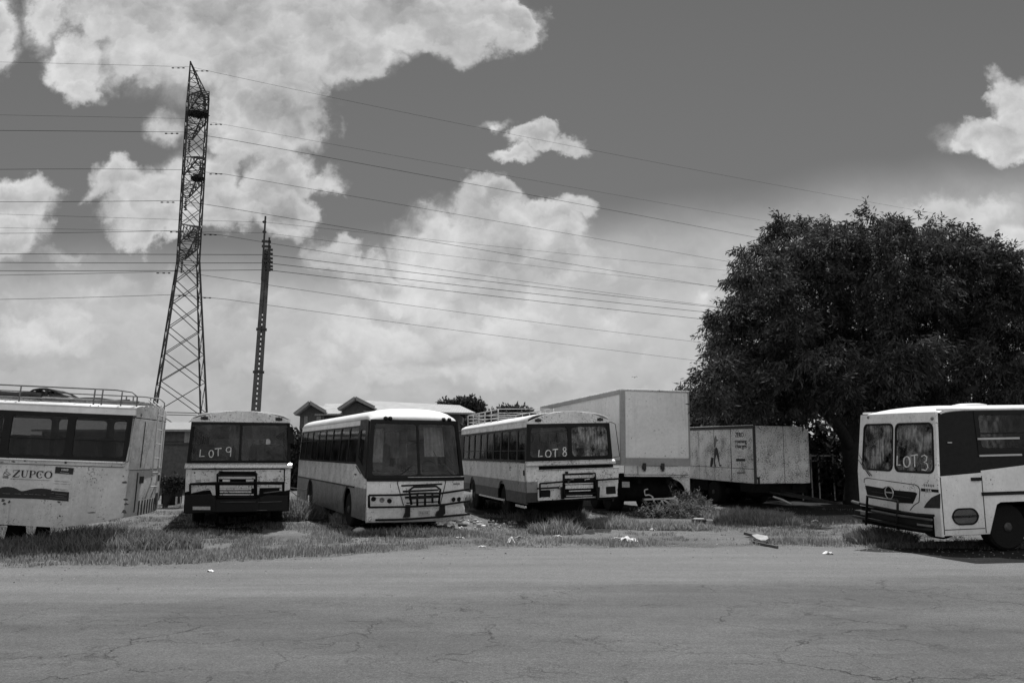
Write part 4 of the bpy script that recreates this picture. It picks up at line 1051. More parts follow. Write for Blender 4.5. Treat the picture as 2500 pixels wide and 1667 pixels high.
P7([(915, 780), (1095, 780), (1095, 828), (925, 830)], 'advert_label', 'steel'); P7([(935, 1035), (1110, 1030), (1080, 1060), (945, 1070)], 'advert_print', 'faint')
P7([(520, 570), (550, 565), (575, 620), (590, 760), (605, 890), (640, 895), (635, 925), (600, 925), (575, 800), (552, 700), (535, 720), (515, 820), (530, 925), (545, 940), (505, 935), (495, 840), (505, 700)], 'painted_figure', 'steel')
P7([(445, 750), (490, 770), (480, 860), (460, 930), (425, 930), (425, 870)], 'painted_suitcase', 'steel')
P7([(515, 340), (540, 350), (545, 400), (585, 430), (545, 450), (525, 560), (500, 560), (495, 430)], 'painted_torso', 'faint', .003)
x0, z0 = b.fr(*c7(1240, 1130)); x1, z1 = b.fr(*c7(1375, 1265)); mb = MB(); mb.box(-w, x1, -.01, .0, z1, z0); f = b.add(mb, 'lamp_box', 'ink'); mb = MB(); mb.box(x1-.16, x1-.09, -.014, -.008, z1+.03, z0-.08); b.add(mb, 'lamp_strip', 'plate', f)
chassis(b, .35, .9, .2)
mb = MB(); mb.box(-1.15, 1.1, .3, .5, .5, .86); mb.box(-1.2, -.6, .1, 1.0, .55, .86); b.add(mb, 'subframe', 'chassis')
for x in (-1, 1):
    for y in (3.0, 4.4): wheel(b, x*(w-.3), y, .45, .35)
mb = MB(); mb.bar((.0, .3, .55), (.35, -2.3, .3), .09); mb.bar((-.5, .3, .55), (.3, -1.6, .35), .07); mb.tube([(.35+.08*cos(a), -2.38+.08*sin(a), .3) for a in [k*pi/5 for k in range(10)]], .02, 5, closed=True); b.add(mb, 'drawbar', 'steel')
# ------------------------------------------------------------------ sky and sun
W = bpy.data.worlds.new("World"); S.world = W; W.use_nodes = True
nt = W.node_tree; nt.nodes.clear(); L = nt.links
SUN_DIR = Vector((.06, .43, .90)).normalized()
sky = N(nt, 'ShaderNodeTexSky'); sky.sky_type = 'NISHITA'; sky.sun_disc = False
sky.sun_elevation = math.asin(SUN_DIR.z); sky.sun_rotation = math.atan2(SUN_DIR.x, SUN_DIR.y)
sky.air_density = 1.2; sky.dust_density = 1.5
bw = N(nt, 'ShaderNodeRGBToBW'); L.new(sky.outputs[0], bw.inputs[0])
tc = N(nt, 'ShaderNodeTexCoord'); sp = N(nt, 'ShaderNodeSeparateXYZ'); L.new(tc.outputs['Generated'], sp.inputs[0])
ay = math_(nt, 'MAXIMUM', math_(nt, 'ABSOLUTE', sp.outputs[1]), .08)
gx = math_(nt, 'DIVIDE', sp.outputs[0], ay); gz = math_(nt, 'DIVIDE', sp.outputs[2], ay)
cb = N(nt, 'ShaderNodeCombineXYZ'); L.new(gx, cb.inputs[0]); L.new(gz, cb.inputs[1])
PG = cb.outputs[0]
def wn(sc, det, rough=.55, off=0, dist=0):
    m = N(nt, 'ShaderNodeVectorMath'); m.operation = 'ADD'; L.new(PG, m.inputs[0]); m.inputs[1].default_value = (off, off*1.7, 0)
    return noise(nt, m.outputs[0], sc, det, rough, dist)
# domain warp: curls the outlines of the clouds
nx = math_(nt, 'MULTIPLY', math_(nt, 'SUBTRACT', wn(5, 7, .62, 3.1), .5), .13)
ny = math_(nt, 'MULTIPLY', math_(nt, 'SUBTRACT', wn(5, 7, .62, 9.7), .5), .13)
nx2 = math_(nt, 'ADD', nx, math_(nt, 'MULTIPLY', math_(nt, 'SUBTRACT', wn(22, 5, .6, 5.5), .5), .04))
ny2 = math_(nt, 'ADD', ny, math_(nt, 'MULTIPLY', math_(nt, 'SUBTRACT', wn(22, 5, .6, 1.5), .5), .04))
cw = N(nt, 'ShaderNodeCombineXYZ'); L.new(math_(nt, 'ADD', gx, nx2), cw.inputs[0]); L.new(math_(nt, 'ADD', gz, ny2), cw.inputs[1])
PW = cw.outputs[0]
def g_of(u, v):
    d = ray(u, v); return d.x/d.y, d.z/d.y
def blobfield(bl, vec):
    acc = None
    for (u, v, ru, rv, amp) in bl:
        cx, cz = g_of(u, v); k = ray(u, v).y
        rx = ru/F/k; rz = rv/F/(k*k)
        a = N(nt, 'ShaderNodeVectorMath'); a.operation = 'SUBTRACT'; L.new(vec, a.inputs[0]); a.inputs[1].default_value = (cx, cz, 0)
        m = N(nt, 'ShaderNodeVectorMath'); m.operation = 'MULTIPLY'; L.new(a.outputs[0], m.inputs[0]); m.inputs[1].default_value = (1/rx, 1/rz, 0)
        l = N(nt, 'ShaderNodeVectorMath'); l.operation = 'LENGTH'; L.new(m.outputs[0], l.inputs[0])
        q = math_(nt, 'MULTIPLY_ADD', l.outputs['Value'], -amp, amp)
        acc = q if acc is None else math_(nt, 'MAXIMUM', acc, q)
    return acc
CU = [(600,70,430,170,1),(950,40,330,110,1),(880,150,130,75,1),(350,40,200,100,1),(1245,60,45,85,.9),(640,280,190,110,1),(730,290,80,75,1),(680,420,90,90,1),(700,520,70,75,1),(800,425,60,32,.7),
      (470,440,120,75,1),(370,480,120,85,1),(430,540,160,45,.9),(290,435,70,45,.8),(405,300,55,45,.9),(560,500,90,60,.8),(60,470,80,75,1),(50,560,90,80,1),(15,90,65,95,1),(130,70,60,80,.9),(190,140,60,70,.8),(210,205,38,35,.6),
      (190,612,60,22,.6),(1060,600,110,120,1),(1180,550,120,100,1),(1215,490,60,34,.9),(1340,545,95,60,1),(1400,505,55,35,.9),(1200,660,260,130,1),(950,690,110,70,.9),(900,680,75,50,.8),(810,640,70,40,.6),
      (1310,335,75,36,1),(1405,350,55,24,.9),(1262,385,60,26,.8),(1200,298,42,16,.6),(2420,330,140,50,1),(2490,260,70,80,1),(2350,345,70,32,.8),(2480,370,70,40,.8)]
d1 = blobfield(CU, PW)
LOWC = [(880,690,90,60,1),(1160,770,230,120,1),(1330,700,90,110,1),(950,810,200,75,1),(1260,900,200,55,.9),(610,770,90,70,.9),(90,790,160,80,.9),(260,690,130,40,.8),(980,920,180,40,.8),(700,890,150,45,.8),(1470,770,80,60,.8),(1740,740,50,60,.8),(430,690,60,50,.7),(2350,520,160,45,.8),(2480,600,90,60,.8)]
dl = blobfield(LOWC, PW)
def voro(vec, sc, sm):
    v = N(nt, 'ShaderNodeTexVoronoi'); v.voronoi_dimensions = '2D'; v.feature = 'SMOOTH_F1'; v.inputs['Scale'].default_value = sc; v.inputs['Smoothness'].default_value = sm
    L.new(vec, v.inputs['Vector'])
    s1 = N(nt, 'ShaderNodeSeparateXYZ'); L.new(v.outputs['Position'], s1.inputs[0]); s2 = N(nt, 'ShaderNodeSeparateXYZ'); L.new(vec, s2.inputs[0])
    up = math_(nt, 'MULTIPLY', math_(nt, 'SUBTRACT', s2.outputs[1], s1.outputs[1]), sc)
    return v.outputs['Distance'], up
VD1, VU1 = voro(PW, 9, .8); VD2, VU2 = voro(PW, 24, .7); VD3, VU3 = voro(PW, 60, .6)
bil = math_(nt, 'ADD', math_(nt, 'MULTIPLY_ADD', VD1, -.85, .36), math_(nt, 'ADD', math_(nt, 'MULTIPLY_ADD', VD2, -.42, .17), math_(nt, 'MULTIPLY_ADD', VD3, -.18, .06)))
fine = math_(nt, 'MULTIPLY', math_(nt, 'SUBTRACT', wn(9, 11, .72, 2.2, .2), .5), .75)
den = math_(nt, 'ADD', math_(nt, 'ADD', d1, bil), fine)
a_cu = mapr(nt, den, -.10, .40, 0, 1, True)
a_wisp = mapr(nt, math_(nt, 'ADD', d1, math_(nt, 'MULTIPLY', math_(nt, 'SUBTRACT', wn(6, 11, .72, 7.2, .8), .5), 1.3)), -.15, .6, 0, .55, True)
# stratus sheet low in the sky, its edge rising to the right
lowl = math_(nt, 'MULTIPLY', math_(nt, 'SUBTRACT', wn(2.0, 5, .5, 4.4), .5), .10)
zz = math_(nt, 'ADD', gz, lowl)
def gzc(v): return g_of(1250, v)[1]
edge = N(nt, 'ShaderNodeFloatCurve')
cm = edge.mapping.curves[0]
pts = [(-.75, gzc(625)), (-.45, gzc(635)), (-.25, gzc(625)), (0.0, gzc(600)), (.10, gzc(570)), (.28, gzc(520)), (.42, gzc(465)), (.6, gzc(430)), (.8, gzc(415))]
sx = lambda x: (x + 1)/2
cm.points[0].location = (0, pts[0][1]); cm.points[1].location = (1, pts[-1][1])
for x, y in pts: cm.points.new(sx(x), y)
edge.mapping.update()
L.new(math_(nt, 'MULTIPLY_ADD', gx, .5, .5, clamp=True), edge.inputs['Value'])
dz = math_(nt, 'SUBTRACT', edge.outputs[0], zz)
a_sh = mapr(nt, dz, -.045, .07, 0, 1, True)
# shading of the clouds
br = wn(3.2, 8, .6, 6.1, .3); br2 = wn(11, 7, .6, 8.8, .2)
litk = math_(nt, 'ADD', math_(nt, 'MULTIPLY', br, .55), math_(nt, 'ADD', math_(nt, 'MULTIPLY', br2, .3), math_(nt, 'MULTIPLY', wn(34, 5, .65, 20.1, .2), .15)))
# puffs: brighter on the side the sun comes from (upper), greyer inside
m = N(nt, 'ShaderNodeVectorMath'); m.operation = 'ADD'; L.new(PW, m.inputs[0]); m.inputs[1].default_value = (-.01, .055, 0)
d2 = blobfield(CU[::1], m.outputs[0]) if False else None
edgeglow = mapr(nt, den, .15, .8, .12, -.03)
puff = math_(nt, 'ADD', math_(nt, 'MULTIPLY', VU1, .17), math_(nt, 'ADD', math_(nt, 'MULTIPLY', VU2, .10), math_(nt, 'MULTIPLY', VU3, .05)))
cu_val = math_(nt, 'ADD', mapr(nt, litk, .36, .62, .34, .66), math_(nt, 'ADD', edgeglow, puff))
sh_val0 = mapr(nt, math_(nt, 'ADD', math_(nt, 'MULTIPLY', wn(3.2, 8, .6, 12.3, .3), .7), math_(nt, 'MULTIPLY', wn(16, 6, .6, 14.3), .3)), .36, .64, .41, .58)
sh_val = math_(nt, 'ADD', sh_val0, math_(nt, 'MULTIPLY', puff, .45))
base = math_(nt, 'MULTIPLY', bw.outputs[0], SKYK)
def mix(a, b, f):
    n = N(nt, 'ShaderNodeMix'); n.data_type = 'FLOAT'
    L.new(f, n.inputs[0]); L.new(a, n.inputs[2]); L.new(b, n.inputs[3]); return n.outputs[0]
base = math_(nt, 'MULTIPLY', mapr(nt, gz, .2, .8, .205, .14), mapr(nt, bw.outputs[0], 3, 14, .93, 1.1))
c = mix(base, sh_val, math_(nt, 'MULTIPLY', a_sh, .92))
den_l = math_(nt, 'ADD', math_(nt, 'ADD', dl, bil), fine)
c = mix(c, math_(nt, 'ADD', cu_val, -.03), math_(nt, 'MULTIPLY', mapr(nt, den_l, -.1, .55, 0, 1, True), .75))
c = mix(c, cu_val, a_wisp)
c = mix(c, cu_val, a_cu)
# unseen bright broken cloud added behind the viewer to lift shaded vehicle fronts
n3 = noise(nt, tc.outputs['Generated'], 2.6, 7, .6)
back = mapr(nt, sp.outputs[1], .02, -.25, 0, 1, True)
c = mix(c, mapr(nt, noise(nt, tc.outputs['Generated'], 6, 6), .35, .65, .62, .95), math_(nt, 'MULTIPLY', back, mapr(nt, n3, .36, .5, .25, 1, True)))
below = mapr(nt, gz, -.06, -.01, 0, 1)
c = math_(nt, 'MULTIPLY', c, math_(nt, 'MULTIPLY_ADD', below, .7/2**EXPO, .3/2**EXPO))
bg = N(nt, 'ShaderNodeBackground'); L.new(grey(nt, math_(nt, 'MULTIPLY', c, 1/BGS)), bg.inputs[0]); bg.inputs[1].default_value = BGS
o = N(nt, 'ShaderNodeOutputWorld'); L.new(bg.outputs[0], o.inputs[0])
W.cycles.sampling_method = 'MANUAL'; W.cycles.sample_map_resolution = 512

sl = bpy.data.lights.new('sun', 'SUN'); sl.energy = 4.2; sl.angle = radians(.6); sl.color = (1, 1, 1)
so = bpy.data.objects.new('sun', sl); COL.objects.link(so); so.rotation_euler = (-SUN_DIR).to_track_quat('-Z', 'Y').to_euler(); so.location = (0, 0, 60)
S.view_settings.view_transform = 'Standard'; S.view_settings.look = 'None'; S.view_settings.exposure = EXPO; S.view_settings.gamma = 1
S.render.engine = 'CYCLES'

# ------------------------------------------------------------------ ground and road
def ground_mat():
    m, nt = nodes('dry_earth_and_grass'); L = nt.links
    tc = N(nt, 'ShaderNodeTexCoord'); P = tc.outputs['Object']
    n1 = noise(nt, P, .45, 6, .6); n2 = noise(nt, P, 5, 6, .7); n3 = noise(nt, P, 60, 3, .8)
    t = math_(nt, 'ADD', math_(nt, 'MULTIPLY', n1, .6), math_(nt, 'MULTIPLY', n2, .4))
    col = mapr(nt, t, .40, .60, .075, .135)
    col = math_(nt, 'MULTIPLY', col, mapr(nt, n3, .3, .7, .45, 1.55)); col = math_(nt, 'MULTIPLY', col, mapr(nt, noise(nt, P, 17, 5, .75), .35, .65, .75, 1.25))
    bs = N(nt, 'ShaderNodeBsdfPrincipled'); L.new(grey(nt, col), bs.inputs['Base Color']); bs.inputs['Roughness'].default_value = .95; bs.inputs['Specular IOR Level'].default_value = .1
    bp = N(nt, 'ShaderNodeBump'); bp.inputs['Strength'].default_value = .7; bp.inputs['Distance'].default_value = .06
    L.new(math_(nt, 'ADD', n2, math_(nt, 'MULTIPLY', n3, .3)), bp.inputs['Height']); L.new(bp.outputs[0], bs.inputs['Normal'])
    o = N(nt, 'ShaderNodeOutputMaterial'); L.new(bs.outputs[0], o.inputs[0]); return m
def road_mat():
    m, nt = nodes('worn_asphalt'); L = nt.links
    tc = N(nt, 'ShaderNodeTexCoord'); P = tc.outputs['Object']
    sp = N(nt, 'ShaderNodeSeparateXYZ'); L.new(P, sp.inputs[0]); x, y = sp.outputs[0], sp.outputs[1]
    # sandy margin: distance to the line where sand stops
    ln = math_(nt, 'SUBTRACT', y, math_(nt, 'MULTIPLY_ADD', x, .17, 11.6))
    wob = math_(nt, 'MULTIPLY', math_(nt, 'SUBTRACT', noise(nt, P, .35, 6, .6), .5), 2.6)
    sand = mapr(nt, math_(nt, 'ADD', ln, wob), -1.0, .6, 0, 1, True)
    big = noise(nt, scaled(nt, P, (.5, 1, 1)), .35, 5, .55); mid = noise(nt, P, 3, 6, .7); agg = noise(nt, P, 55, 3, .85); ag2 = noise(nt, P, 170, 2, .8)
    asph = mapr(nt, big, .34, .66, .056, .092)
    asph = math_(nt, 'MULTIPLY', asph, mapr(nt, mid, .3, .7, .9, 1.1))
    sv = math_(nt, 'MULTIPLY', mapr(nt, mid, .3, .7, .92, 1.08), .108)
    mx = N(nt, 'ShaderNodeMix'); mx.data_type = 'FLOAT'; L.new(sand, mx.inputs[0]); L.new(asph, mx.inputs[2]); L.new(sv, mx.inputs[3]); col = mx.outputs[0]
    col = math_(nt, 'MULTIPLY', col, mapr(nt, agg, .3, .7, .5, 1.5)); col = math_(nt, 'MULTIPLY', col, mapr(nt, ag2, .3, .7, .7, 1.3)); col = math_(nt, 'MULTIPLY', col, mapr(nt, noise(nt, P, 22, 4, .8), .3, .7, .78, 1.22)); col = math_(nt, 'MULTIPLY', col, mapr(nt, noise(nt, scaled(nt, P, (.1, 1.1, 1)), 1.3, 6, .7), .35, .65, .82, 1.12))
    # cracks
    wv = N(nt, 'ShaderNodeVectorMath'); wv.operation = 'ADD'
    nn = N(nt, 'ShaderNodeTexNoise'); nn.inputs['Scale'].default_value = 1.6; nn.inputs['Detail'].default_value = 6; nn.inputs['Roughness'].default_value = .65; L.new(P, nn.inputs['Vector'])
    sc_ = scaled(nt, nn.outputs['Color'], (1.1, 1.1, 0)); L.new(P, wv.inputs[0]); L.new(sc_, wv.inputs[1])
    vec = scaled(nt, wv.outputs[0], (.75, 1.15, 0))
    def crack(scale, wid, lo, hi, off):
        v = N(nt, 'ShaderNodeTexVoronoi'); v.feature = 'DISTANCE_TO_EDGE'; v.voronoi_dimensions = '2D'; v.inputs['Scale'].default_value = scale; L.new(vec, v.inputs['Vector'])
        k = mapr(nt, v.outputs['Distance'], wid*.25, wid, 1, 0)
        msk = mapr(nt, noise(nt, P, off, 5, .6), lo, hi, 0, 1)
        return math_(nt, 'MULTIPLY', k, msk)
    k = math_(nt, 'MAXIMUM', crack(.8, .012, .48, .60, .45), math_(nt, 'MULTIPLY', crack(2.4, .022, .49, .62, .7), .7)); k = math_(nt, 'MAXIMUM', k, math_(nt, 'MULTIPLY', crack(6.0, .05, .56, .66, 1.1), .45))
    k = math_(nt, 'MULTIPLY', k, math_(nt, 'SUBTRACT', 1.0, sand))
    col = math_(nt, 'MULTIPLY', col, math_(nt, 'MULTIPLY_ADD', k, -.72, 1.0))
    pits = mapr(nt, noise(nt, scaled(nt, P, (1, 1.6, 1)), 9, 4, .7), .68, .73, 0, .55)
    col = math_(nt, 'MULTIPLY', col, math_(nt, 'SUBTRACT', 1.0, math_(nt, 'MULTIPLY', pits, math_(nt, 'SUBTRACT', 1.0, sand))))
    bs = N(nt, 'ShaderNodeBsdfPrincipled'); L.new(grey(nt, col), bs.inputs['Base Color']); bs.inputs['Roughness'].default_value = .9; bs.inputs['Specular IOR Level'].default_value = .25
    bp = N(nt, 'ShaderNodeBump'); bp.inputs['Strength'].default_value = .6; bp.inputs['Distance'].default_value = .02
    h = math_(nt, 'ADD', math_(nt, 'MULTIPLY', agg, .4), math_(nt, 'ADD', mid, math_(nt, 'MULTIPLY', k, -1.5)))
    L.new(h, bp.inputs['Height']); L.new(bp.outputs[0], bs.inputs['Normal'])
    o = N(nt, 'ShaderNodeOutputMaterial'); L.new(bs.outputs[0], o.inputs[0]); return m
M['ground'] = ground_mat(); M['road'] = road_mat()
mb = MB(); n = 40
def gz_(x, y): return 0.0
mb.add([(-3000, -200, 0), (3000, -200, 0), (3000, 4000, 0), (-3000, 4000, 0)], [(0, 1, 2, 3)])
g = mb.build('ground', M['ground']); tag(g, kind='structure')
edge_px = [(-400, 1402), (0, 1388), (300, 1384), (620, 1372), (900, 1352), (1250, 1338), (1600, 1336), (2000, 1336), (2300, 1342), (2500, 1343), (2900, 1346)]
EP = [gnd(u, v) for u, v in edge_px]
EDX = [p.x for p in EP]; EDY = [p.y for p in EP]
def edge_y(x): return float(np.interp(x, EDX, EDY))
pts = []
xs = np.linspace(-40, 40, 500)
from mathutils import noise as mn
for x in xs:
    yy = edge_y(x) if EDX[0] < x < EDX[-1] else (EDY[0] + (x-EDX[0])*.12 if x < EDX[0] else EDY[-1])
    pts.append((x, yy + .35*mn.noise((x*.7, 3, 0)) + .14*mn.noise((x*3.1, 7, 0)) + .05*mn.noise((x*11, 7, 0))))
mb = MB(); vs = [(x, -60, .004) for x, y in pts] + [(x, y, .004) for x, y in pts]; n = len(pts)
mb.add(vs, [(i, i+1, n+i+1, n+i) for i in range(n-1)])
r_ = mb.build('road', M['road']); tag(r_, kind='structure')

# ------------------------------------------------------------------ grass
M['gravel'] = leafmat('gravel_stone', .10, .26, 3, 0)
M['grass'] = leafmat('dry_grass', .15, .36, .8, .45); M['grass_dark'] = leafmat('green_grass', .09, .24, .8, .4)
def blades(name, P, h, wd, mat, lean=.35, label=None, cat=None, kind='stuff', parent=None, seed=1):
    """P: Nx3 roots; h: heights"""
    R = np.random.RandomState(seed); n = len(P); P = np.asarray(P, float); h = np.asarray(h, float)
    a = R.rand(n)*2*pi; l = R.rand(n)*lean*h; la = R.rand(n)*2*pi
    dx = np.cos(a)*wd/2; dy = np.sin(a)*wd/2
    tx = np.cos(la)*l; ty = np.sin(la)*l
    V = np.zeros((n, 5, 3))
    V[:, 0] = P + np.c_[dx, dy, np.zeros(n)-.01]; V[:, 1] = P - np.c_[dx, dy, np.zeros(n)+.01]
    V[:, 2] = P + np.c_[-dx*.8+tx*.4, -dy*.8+ty*.4, h*.6]; V[:, 3] = P + np.c_[dx*.8+tx*.4, dy*.8+ty*.4, h*.6]
    V[:, 4] = P + np.c_[tx, ty, h]
    me = bpy.data.meshes.new(name); b = np.arange(n)*5
    q = np.c_[b, b+1, b+2, b+3]; t = np.c_[b+3, b+2, b+4]
    me.vertices.add(n*5); me.vertices.foreach_set('co', V.reshape(-1))
    loops = np.concatenate([q.reshape(-1), t.reshape(-1)]); me.loops.add(len(loops)); me.loops.foreach_set('vertex_index', loops.astype(np.int32))
    me.polygons.add(2*n); st = np.concatenate([np.arange(n)*4, 4*n + np.arange(n)*3]); me.polygons.foreach_set('loop_start', st.astype(np.int32))
    me.update(calc_edges=True); me.validate()
    me.materials.append(mat); o = bpy.data.objects.new(name, me); COL.objects.link(o)
    if parent: o.parent = parent
    if kind or label: tag(o, label, cat, kind=kind)
    return o
def fbm(x, y, s, o=0):
    return mn.fractal((x*s+o, y*s-o, o*.37), 1.0, 2.1, 4)
cand = []; hh = []
R = np.random.RandomState(5); N_ = 420000
X = R.uniform(-15, 15, N_); Y = R.uniform(12.3, 30, N_)
# sample more densely near the camera
keep = R.rand(N_) < (16.0/Y)**2.0; X = X[keep]; Y = Y[keep]
for x, y in zip(X, Y):
    if abs(x) > .68*y + 1: continue
    e = edge_y(x) if -10 < x < 12 else 15
    dd = y - e
    if dd < .05: continue
    f = fbm(x, y, .55, 2) + .7*fbm(x, y, 2.3, 5) + .35*fbm(x, y, 7.5, 9)
    f += .3 - .25*max(0, (dd-3.2)/6) if True else 0
    if x < -5: f += .2
    if 0.3 < dd < 1.6: f += .16
    if dd < .3: f -= .3
    # worn earth path just behind the verge
    if 1.5 < dd < 2.3 and x > -4: f -= .5
    if f < .30: continue
    if y > 24: f -= .1
    cand.append((x, y, 0)); hh.append((.015 + .075*min(1, max(0, f-.1)))*R.uniform(.5, 1.7))
cand = np.array(cand); hh = np.array(hh)
print('grass', len(cand))
sel = R.rand(len(cand)) < .6
blades('grass', cand[sel], hh[sel], .013, M['grass'], .6, kind='stuff', seed=3, label='dry short grass and weeds on the verge', cat='grass')
blades('grass', cand[~sel], hh[~sel], .015, M['grass_dark'], .8, kind='stuff', seed=4, label='darker green weeds mixed into the verge grass', cat='grass')

def tuft(name, label, cat, center, rad, n, hmin, hmax, wd=.02, mat='grass', group=None, lean=.9, seed=0):
    R = np.random.RandomState(seed); a = R.rand(n)*2*pi; r = np.sqrt(R.rand(n))
    P = np.c_[rad[0]*r*np.cos(a), rad[1]*r*np.sin(a), np.zeros(n)]
    h = R.uniform(hmin, hmax, n)*(1.1-.6*r)
    o = blades(name, P, h, wd, M[mat], lean, kind=None, seed=seed+9); o.location = center
    tag(o, label, cat, group); return o
tuft('weed_tuft', 'tall dark weeds below the rear corner of the left bus', 'weeds', gnd(250, 1338), (2.0, .8), 5200, .15, .55, .025, 'grass_dark', 'weed tufts', seed=1)
tuft('weed_tuft', 'weeds under the skirt at the far left edge', 'weeds', gnd(60, 1345), (1.0, .5), 1800, .1, .35, .02, 'grass_dark', 'weed tufts', seed=2)
tuft('weed_tuft', 'leafy weeds between the LOT 9 bus and the coach', 'weeds', gnd(725, 1268), (.45, .8), 1500, .3, .85, .03, 'grass_dark', 'weed tufts', seed=3)
tuft('weed_tuft', 'spiky pale grass clump in the shadow in front of the LOT 8 bus', 'weeds', gnd(1365, 1303), (.6, .25), 520, .2, .5, .02, 'grass', 'weed tufts', seed=4)
tuft('weed_tuft', 'small pale grass clump left of the big clump in front of the LOT 8 bus', 'weeds', gnd(1303, 1302), (.16, .12), 130, .15, .38, .018, 'grass', 'weed tufts', seed=5)
tuft('weed_tuft', 'long grass right of the LOT 8 shadow', 'weeds', gnd(1495, 1285), (.7, .7), 2200, .12, .42, .018, 'grass', 'weed tufts', seed=6)
tuft('weed_tuft', 'weeds at the nose of the LOT 3 bus', 'weeds', gnd(2150, 1325), (.75, .6), 2400, .12, .5, .02, 'grass_dark', 'weed tufts', seed=7)
tuft('weed_tuft', 'grass patch under the low trailer', 'weeds', gnd(1800, 1262), (1.7, .8), 3200, .12, .4, .02, 'grass', 'weed tufts', seed=8)
tuft('weed_tuft', 'grass mound behind the verge right of the stump', 'weeds', gnd(1850, 1278), (1.2, .8), 3000, .1, .42, .02, 'grass_dark', 'weed tufts', seed=12)
tuft('weed_tuft', 'weeds in front of the coach front bumper', 'weeds', gnd(1010, 1307), (1.6, .3), 2600, .08, .28, .015, 'grass_dark', 'weed tufts', seed=9)
tuft('weed_tuft', 'tall weeds beside the coach front wheel arch', 'weeds', gnd(850, 1275), (.5, .4), 1400, .15, .5, .02, 'grass', 'weed tufts', seed=10)
tuft('weed_tuft', 'weeds along the grimy side of the coach', 'weeds', gnd(775, 1262), (.5, .9), 2000, .2, .5, .02, 'grass_dark', 'weed tufts', seed=11)

# ------------------------------------------------------------------ leaf masses
M['leaf'] = leafmat('dark_leaves', .014, .085, .5, .25)
M['leaf_bush'] = leafmat('bush_leaves', .08, .24, 1.5, .4)
M['bark'] = plain('bark', .022, .9, .4, 9, bump=.5)
def leaves(name, lobes, mat, per, leaf=(.26, .055), droop=.8, clump=.35, cl_n=22, parent=None, seed=0, shell=.55, sub=0):
    """lobes: (center Vector, (rx,ry,rz), weight). Leaves hang in small sprays through each lobe's outer volume."""
    R = np.random.RandomState(seed); allV = []
    for c, r, wgt in lobes:
        m = int(per*wgt)
        d = R.normal(size=(m, 3)); d /= np.linalg.norm(d, axis=1)[:, None]
        rad = shell + (1.05-shell)*R.rand(m)**.6; rad = rad + .28*(R.rand(m) < .07)
        if sub:
            ns = max(5, int(sub*max(r)**2)); sd_ = R.normal(size=(ns, 3)); sd_ /= np.linalg.norm(sd_, axis=1)[:, None]
            sr = R.uniform(.55, 1.12, ns); wh = R.randint(0, ns, m); o3 = R.normal(size=(m, 3)); o3 /= np.linalg.norm(o3, axis=1)[:, None]
            q3 = sd_[wh]*sr[wh][:, None] + o3*(R.rand(m)**.45)[:, None]*(.62/sqrt(max(r)))*np.array([1, 1, .8])
            d = q3/np.linalg.norm(q3, axis=1)[:, None]; cc = np.array(c)[None] + q3*np.array(r)[None]
        else:
            cc = np.array(c)[None] + d*rad[:, None]*np.array(r)[None]
        # spray direction: outward and down
        out = d*np.array([1, 1, .4]); out += R.normal(size=(m, 3))*.35; out[:, 2] -= droop*R.rand(m)
        out /= np.linalg.norm(out, axis=1)[:, None]
        base = np.repeat(cc, cl_n, 0); od = np.repeat(out, cl_n, 0); t = R.rand(m*cl_n)
        p = base + od*(t*clump*1.6)[:, None] + R.normal(size=(m*cl_n, 3))*clump*.22
        ld = od*.7 + R.normal(size=(m*cl_n, 3))*.55; ld[:, 2] -= droop*.6; ld /= np.linalg.norm(ld, axis=1)[:, None]
        sd = np.cross(ld, R.normal(size=(m*cl_n, 3))); sd /= np.linalg.norm(sd, axis=1)[:, None]
        ln = leaf[0]*R.uniform(.6, 1.3, m*cl_n)[:, None]; wd = leaf[1]*R.uniform(.7, 1.3, m*cl_n)[:, None]
        V = np.stack([p, p + ld*ln*.5 + sd*wd*.5, p + ld*ln, p + ld*ln*.5 - sd*wd*.5], 1)
        allV.append(V)
    V = np.concatenate(allV); n = len(V)
    me = bpy.data.meshes.new(name); me.vertices.add(n*4); me.vertices.foreach_set('co', V.reshape(-1))
    me.loops.add(n*4); me.loops.foreach_set('vertex_index', np.arange(n*4, dtype=np.int32)); me.polygons.add(n); me.polygons.foreach_set('loop_start', (np.arange(n)*4).astype(np.int32))
    me.update(calc_edges=True); me.materials.append(mat)
    o = bpy.data.objects.new(name, me); COL.objects.link(o)
    if parent: o.parent = parent; o.matrix_parent_inverse = Matrix.Translation(parent.location).inverted()
    print(name, n); return o
def lobe(u, v, Y, rp, flat=1.0, wgt=None, depth=1.0):
    c = at(u, v, Y); r = rp/F*Y
    return (tuple(c), (r, r*depth, r*flat), wgt if wgt else (rp/100.0)**2)

